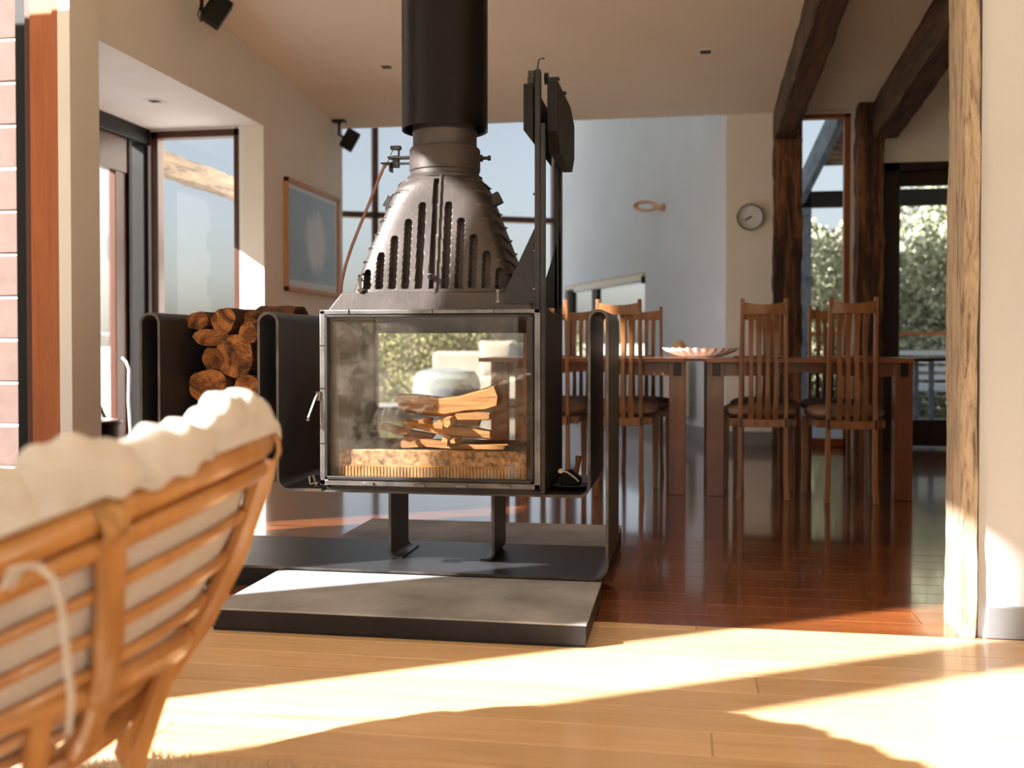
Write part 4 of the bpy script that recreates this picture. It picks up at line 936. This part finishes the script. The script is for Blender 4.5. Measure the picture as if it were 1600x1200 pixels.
# speakers
def speaker(p, rz, ry, label, s=1.):
    t = thing('wall_speaker', label, 'speaker', p, 0, None); P = Vector(p)
    b = MB(); b.box(-.06*s, .06*s, -.055*s, .055*s, -.085*s, .085*s); R = RZ(rz) @ RY(ry); b.v = [tuple(P+R @ Vector(v)) for v in b.v]; obj('cabinet', b, 'black', t, bev=.008)
    b = MB(); b.box(-.063*s, -.058*s, -.048*s, .048*s, -.078*s, .078*s); b.v = [tuple(P+R @ Vector(v)) for v in b.v]; obj('grille', b, 'steel', t, bev=.003)
    return t, P
t, P = speaker((-2.74, 5.72, 2.80), .5, .55, 'black tilted speaker on a bracket high on the left wall near the camera', 1.)
b = MB(); b.tube([(-2.855, 5.76, 2.925), (-2.85, 5.75, 2.82), (-2.79, 5.72, 2.81)], .012, 8); b.box(-2.90, -2.81, 5.73, 5.79, 2.915, 2.925); b.tube([(-2.855, 5.76, 2.87), (-2.875, 5.75, 2.80), (-2.85, 5.73, 2.75), (-2.79, 5.72, 2.76)], .004, 6); obj('bracket', b, 'black', t)
t, P = speaker((-2.78, 8.28, 2.545), .35, .5, 'black tilted speaker on a bracket at the corner of the picture wall', .95)
b = MB(); b.tube([(-2.88, 8.3, 2.71), (-2.885, 8.3, 2.60), (-2.83, 8.29, 2.57)], .012, 8); b.box(-2.93, -2.83, 8.26, 8.34, 2.70, 2.715); obj('bracket', b, 'black', t)
# recessed downlights
def downlight(x, y_, z, label, tilt=True):
    t = thing('downlight', label, 'ceiling light', (x, y_, z), 0, 'small square recessed downlights'); R = RX(-.078) if tilt else Matrix.Identity(3); P = Vector((x, y_, z))
    b = MB()
    for q in ((-.055, .055, -.055, -.035), (-.055, .055, .035, .055), (-.055, -.035, -.035, .035), (.035, .055, -.035, .035)): b.box(q[0], q[1], q[2], q[3], -.003, .002)
    b.v = [tuple(P+R @ Vector(v)) for v in b.v]; obj('bezel', b, 'ceiling' if tilt else 'white', t)
    b = MB(); b.box(-.035, .035, -.035, .035, -.0022, .001); b.v = [tuple(P+R @ Vector(v)) for v in b.v]; obj('dark_aperture', b, 'black', t)
downlight(-2.11, 7.1, zc(7.1)-.001, 'small dark square downlight in the ceiling left of the flue')
downlight(.13, 7.1, zc(7.1)-.001, 'small dark square downlight in the ceiling right of the lift rail')
downlight(-3.32, 6.05, 2.371, 'small square downlight in the bay soffit, further from the pier', False)
downlight(-3.42, 5.35, 2.371, 'small square downlight in the bay soffit, half hidden by the pier', False)

# ================================================================== FAR ROOM FURNITURE
so = thing('sofa', 'white sofa out beyond the far windows, seen through the stove glass', 'sofa', (-2.8, 14.1, -.06))
b = MB(); b.box(-3.6, -1.95, 13.7, 14.5, .06, .38); obj('sofa_base', b, 'sofa', so, bev=.05)
b = MB(); b.box(-3.6, -1.95, 14.35, 14.6, .06, .74); obj('sofa_back', b, 'sofa', so, bev=.06)
for x in (-3.5, -2.05):
    for y_ in (13.8, 14.45): b = MB(); b.lathe([(.02, 0), (.03, .13)], (x, y_, -.06), 12); obj('leg', b, 'oak', so)
def pillow(label, c, s, m, rz=0):
    b = MB()
    def fn(u, v):
        x, z = u*2-1, v*2-1; return 0
    n = 14
    for sgn in (-1, 1):
        b.grid(lambda u, v: (lambda x, z: tuple(Vector(c)+RZ(rz) @ Vector((x*s*(1-.06*(1-z*z)), sgn*.09*((1-x*x)*(1-z*z))**.4 - .25*z*s*.5, s*z*(1-.06*(1-x*x))))))(u*2-1, v*2-1), n, n)
    o = obj('cushion', b, m, org=c, ang=80); tag(o, label, 'cushion', 'cushions on the far sofa')
pillow('large white cushion standing on the sofa beyond the far windows', (-2.62, 14.22, .64), .26, 'sofa')
pillow('grey pointed cushion on the sofa beyond the far windows, at its right', (-2.2, 14.15, .62), .23, 'greycush', .3)
pf_ = thing('pouffe', 'round pale blue pouffe in front of the white sofa beyond the windows', 'pouffe', (-3.05, 12.95, -.06))
b = MB(); b.lathe([(.32, .10), (.40, .14), (.44, .28), (.43, .46), (.36, .55), (.18, .59), (.01, .595)], (-3.05, 12.95, -.06), 40); obj('padded_body', b, 'bluecush', pf_)
b = MB(); b.lathe([(.34, 0), (.34, .11)], (-3.05, 12.95, -.06), 40); obj('plinth', b, 'oak', pf_)
# rug under the papasan
rg = thing('rug', 'cream shaggy wool rug on the pale boards at the bottom edge of the picture', 'rug', (-1.2, 1.0, 0)); b = MB(); b.box(-1.75, -.55, .5, 1.85, .001, .012); obj('backing', b, 'rug', rg, bev=.004)
b = MB(); rnd = random.Random(4)
for i in range(24000):
    x, y_ = rnd.uniform(-1.75, -.55), rnd.uniform(.5, 1.86); a = rnd.uniform(0, 6.28); h_ = rnd.uniform(.012, .026); dx, dy_ = cos(a)*.01, sin(a)*.01
    n = len(b.v); b.v += [(x-.0015, y_, .01), (x+.0015, y_, .01), (x+dx, y_+dy_, .01+h_)]; b.face((n, n+1, n+2))
obj('pile', b, 'rug', rg, kind='stuff', smooth=False)

# ================================================================== OUTSIDE
b = MB(); b.box(-60, 60, -60, 110, -1.1, -1.0); struct('ground', b, 'ground', smooth=False)
b = MB(); b.box(-7.2, -3.93, 2.0, 14.5, -.16, -.06); b.box(-7.2, -3.2, 2.0, 4.6, -.16, -.06); b.box(.9, 7, YB+.15, 12.6, -.12, -.03); b.prism([(-3.93, 11.95), (-1.6, 12.95), (-1.2, 13.0), (-1.2, 15.2), (-5, 15.2), (-5, 14.5), (-3.93, 14.5)], -.16, -.06, 'Z')
struct('deck', b, 'deck', smooth=False)
def hill(x0, x1, y, h, seed, th=18):
    rnd = random.Random(seed); ph = [rnd.uniform(0, 6) for _ in range(4)]
    b = MB(); b.grid(lambda u, v: (x0+(x1-x0)*u, y+th*(v-.5)*2, -1+(h*(.7+.2*sin(5*u+ph[0])+.1*sin(13*u+ph[1]))+1)*max(0, 1-(2*v-1)**2)), 60, 12); return b
struct('hill_left', hill(-160, -30, 70, 1.6, 1), 'hill'); struct('hill_far', hill(-60, 60, 100, 1.2, 2), 'hill')
# wire balustrade beyond the bay
rl = thing('balustrade', 'wire balustrade on the deck outside the sliding door at left', 'railing', (-6.9, 9, -.06))
for y_ in (6.0, 8.0, 10.0, 12.0, 14.0): b = MB(); b.box(-6.93, -6.87, y_-.03, y_+.03, -.06, .95); obj('post', b, 'grey_timber', rl)
for k in range(7): b = MB(); b.tube([(-6.9, 5.0, .06+.125*k), (-6.9, 14.0, .06+.125*k)], .007, 6); obj('wire', b, 'chrome', rl)
b = MB(); b.box(-6.95, -6.85, 5, 14, .94, .98); obj('top_rail', b, 'grey_timber', rl)
o = obj('pergola_beam', rough_timber(-4.16, -4.02, 7.15, 9.7, 2.17, 2.35, 'Y', .006, 21), 'weathered_y', org=(-4.09, 8.4, 2.17)); tag(o, 'weathered grey-brown verandah beam seen through the bay end window', 'beam')
b = MB(); b.box(-4.15, -4.05, 9.5, 9.6, -.06, 2.18); o = obj('verandah_post', b, 'grey_timber', org=(-4.1, 9.55, -.06)); tag(o, 'grey verandah post outside carrying the beam beyond the bay window', 'post')
# tripod in the bay
tp = thing('tripod', 'aluminium tripod with black leg collars in the bay by the sliding door', 'tripod', (-3.55, 5.75, 0)); ap = Vector((-3.72, 5.75, .86))
for fx_, fy_ in ((-3.36, 5.80), (-3.72, 5.45), (-3.74, 6.15)):
    f_ = Vector((fx_, fy_, .01)); b = MB(); b.tube([ap, f_], .012, 8); lg = obj('leg', b, 'chrome', tp)
    b = MB(); b.tube([ap.lerp(f_, .18), ap.lerp(f_, .3)], .02, 10); obj('leg_collar', b, 'black', lg)
b = MB(); b.lathe([(.03, 0), (.035, .03), (.02, .08), (.004, .085)], tuple(ap-Vector((0, 0, .03))), 14); obj('tripod_head', b, 'black', tp)
b = MB(); b.tube([(-3.79, 6.45, .74), (-3.76, 6.45, .71), (-3.74, 6.45, .66), (-3.745, 6.45, .45), (-3.73, 6.45, .2), (-3.72, 6.45, .01)], .009, 8); o = obj('hanging_cord', b, 'whitepaint', org=(-3.75, 6.45, .0)); tag(o, 'white blind cord hanging by the sliding door beside the log bin', 'cord')
bk_ = thing('wire_basket', 'low black woven basket on the bay floor below the tripod', 'basket', (-3.42, 5.35, 0)); b = MB(); b.lathe([(.17, .01), (.2, .36), (.21, .38), (.2, .385), (.19, .37), (.16, .02)], (-3.40, 5.36, 0), 30); obj('basket_body', b, 'black', bk_)
b = MB(); b.tube([(-3.40+.207*cos(a), 5.36+.207*sin(a), .385) for a in [2*pi*i/40 for i in range(40)]], .010, 8, True); obj('basket_rim', b, 'cedar_dark', bk_)
# right-hand verandah
pg = thing('verandah', 'blue-grey weathered verandah post and raking rafter outside the narrow window', 'verandah', (1.3, 10.2, -.03))
b = MB(); b.box(1.14, 1.24, 10.6, 10.7, -.03, 2.45); obj('post', b, 'grey_timber', pg)
b = MB(); n = 0
b.v = [(1.10, 10.8, 2.20), (1.16, 10.8, 2.20), (1.16, 10.8, 2.46), (1.10, 10.8, 2.46), (1.22, 8.72, 2.62), (1.28, 8.72, 2.62), (1.28, 8.72, 2.88), (1.22, 8.72, 2.88)]
for q in ((0, 1, 2, 3), (4, 7, 6, 5), (0, 4, 5, 1), (1, 5, 6, 2), (2, 6, 7, 3), (3, 7, 4, 0)): b.face(q)
obj('rafter', b, 'grey_timber', pg)
b = MB(); b.box(1.12, 4.5, 10.6, 10.68, 2.20, 2.36); obj('cross_beam', b, 'black', pg)
for k in range(7): b = MB(); yy = 8.9+.28*k; b.box(1.25, 4.5, yy, yy+.09, 2.62-.0*k, 2.66); obj('roof_batten', b, 'rustic_beam', pg)
rl = thing('balustrade', 'verandah balustrade with reddish timber rail outside the door at right', 'railing', (2.5, 12.4, -.03))
b = MB(); b.box(.95, 6, 12.36, 12.46, .94, .98); obj('top_rail', b, 'cedar', rl)
for x in (1.0, 2.2, 3.4, 4.6, 5.8): b = MB(); b.box(x-.03, x+.03, 12.38, 12.44, -.03, .94); obj('post', b, 'grey_timber', rl)
for k in range(6): b = MB(); b.tube([(.95, 12.41, .1+.135*k), (6, 12.41, .1+.135*k)], .006, 6); obj('wire', b, 'chrome', rl)
ot = thing('outdoor_table', 'dark-topped outdoor table on the verandah beyond the glazed door', 'table', (2.6, 10.0, -.03))
b = MB(); b.box(2.16, 3.2, 9.7, 10.4, .68, .71); obj('table_top', b, 'black', ot, bev=.003)
for x, y_ in ((2.19, 9.74), (3.15, 9.74), (2.19, 10.36), (3.15, 10.36)): b = MB(); b.box(x-.02, x+.02, y_-.02, y_+.02, -.03, .68); obj('leg', b, 'grey_timber', ot)
oc = thing('slatted_bench', 'white slatted bench on the verandah behind the outdoor table', 'bench', (2.3, 11.2, -.03))
for k in range(5): b = MB(); b.box(1.95, 2.9, 11.3-.0*k, 11.33, .38+.085*k, .43+.085*k); obj('back_slat', b, 'whitepaint', oc)
for k in range(4): b = MB(); b.box(1.95, 2.9, 10.9+.1*k, 10.98+.1*k, .36, .38); obj('seat_slat', b, 'whitepaint', oc)
for x in (1.98, 2.87):
    b = MB(); b.box(x-.02, x+.02, 11.33, 11.37, -.03, .82); obj('rear_leg', b, 'whitepaint', oc)
    b = MB(); b.tube([(x, 10.92, .36), (x+.06, 10.7, -.02)], .02, 8); obj('front_leg', b, 'whitepaint', oc)
# shrubs
def shrub_mesh(name, blobs, n, leaf, seed):
    rnd = random.Random(seed); b = MB(); tot = sum(r**2 for *_, r in blobs)
    for (x, y_, z, r) in blobs:
        for i in range(int(1.35*n*r*r/tot)):
            d = Vector((rnd.gauss(0, 1), rnd.gauss(0, 1), rnd.gauss(0, 1))).normalized(); q = r*(1-.45*rnd.random()**1.6)*(1+.18*sin(5*d.x+3*d.z+x*7)*cos(4*d.y+z))
            p = Vector((x, y_, z))+Vector((d.x*q, d.y*q, d.z*q*.9))
            a = Vector((rnd.gauss(0, 1), rnd.gauss(0, 1), rnd.gauss(0, 1)+.6)).normalized()*leaf*.8*rnd.uniform(.7, 1.5); c = a.cross(Vector((rnd.gauss(0, 1), rnd.gauss(0, 1), rnd.gauss(0, 1)))).normalized()*leaf*.28
            k = len(b.v); b.v += [tuple(p-a*.5), tuple(p+c), tuple(p+a*.5), tuple(p-c)]; b.face((k, k+1, k+2, k+3))
    return b
def shrub(label, loc, blobs, n, leaf, seed, mat, group):
    t = thing('shrub', label, 'shrub', loc, 0, group)
    o = obj('foliage', shrub_mesh('foliage', blobs, n, leaf, seed), mat, t, local=True, smooth=False); o['kind'] = 'stuff'
    b = MB(); mx_ = max(z for _, _, z, _ in blobs)
    for k, (x, y_, z, r) in enumerate(blobs[:6]): b.tube([(x*.15, y_*.15, 0), (x*.5, y_*.5, z*.5), (x, y_, z)], lambda i: (.06, .04, .02)[i], 6)
    obj('stem', b, 'stem', t, local=True)
    return t
G = 'grey-green shrubs beyond the verandah'
def blobs(w_, d_, h_, k, r, seed):
    rnd = random.Random(seed); return [(rnd.uniform(-w_, w_), rnd.uniform(-d_, d_), rnd.uniform(r*.7, max(r*.8, h_-r)), r*rnd.uniform(.75, 1.2)) for _ in range(k)]
shrub('tall grey-green shrub beyond the verandah, seen through the narrow window', (2.35, 16.2, -1), blobs(.7, 1.0, 4.1, 14, .8, 1), 20000, .10, 1, 'leaf_grey', G)
shrub('broad grey-green shrub beyond the verandah, filling the left of the glazed door', (4.2, 15.6, -1), blobs(1.0, .9, 5.5, 24, .9, 2), 34000, .10, 2, 'leaf_grey', G)
shrub('grey-green shrub beyond the verandah at the right of the glazed door', (6.3, 16.5, -1), blobs(1.2, 1, 5.5, 22, .95, 3), 26000, .10, 3, 'leaf_grey', G)
shrub('lower leafy green shrub at the verandah edge behind the right dining chairs', (1.9, 14.0, -1), blobs(1.0, .5, 2.2, 9, .6, 4), 12000, .08, 4, 'leaf_yellow', G)
shrub('low pale shrub just past the reddish verandah rail', (4.0, 13.8, -1), blobs(1.6, .4, 2.0, 10, .6, 5), 12000, .08, 5, 'leaf_grey', G)
G = 'yellow-green shrubs outside the far windows'
shrub('yellow-green shrub outside the far windows, left in the stove opening', (-4.6, 17.5, -1), blobs(1.2, .9, 2.55, 13, .75, 6), 18000, .09, 6, 'leaf_yellow', G)
shrub('yellow-green shrub outside the far windows, middle of the stove opening', (-3.35, 18.5, -1), blobs(1.0, .9, 2.15, 11, .7, 7), 16000, .09, 7, 'leaf_yellow', G)
shrub('yellow-green shrub outside the far windows, right end of the stove opening', (-1.5, 20.0, -1), blobs(1.0, .8, 2.3, 10, .7, 8), 14000, .09, 8, 'leaf_yellow', G)
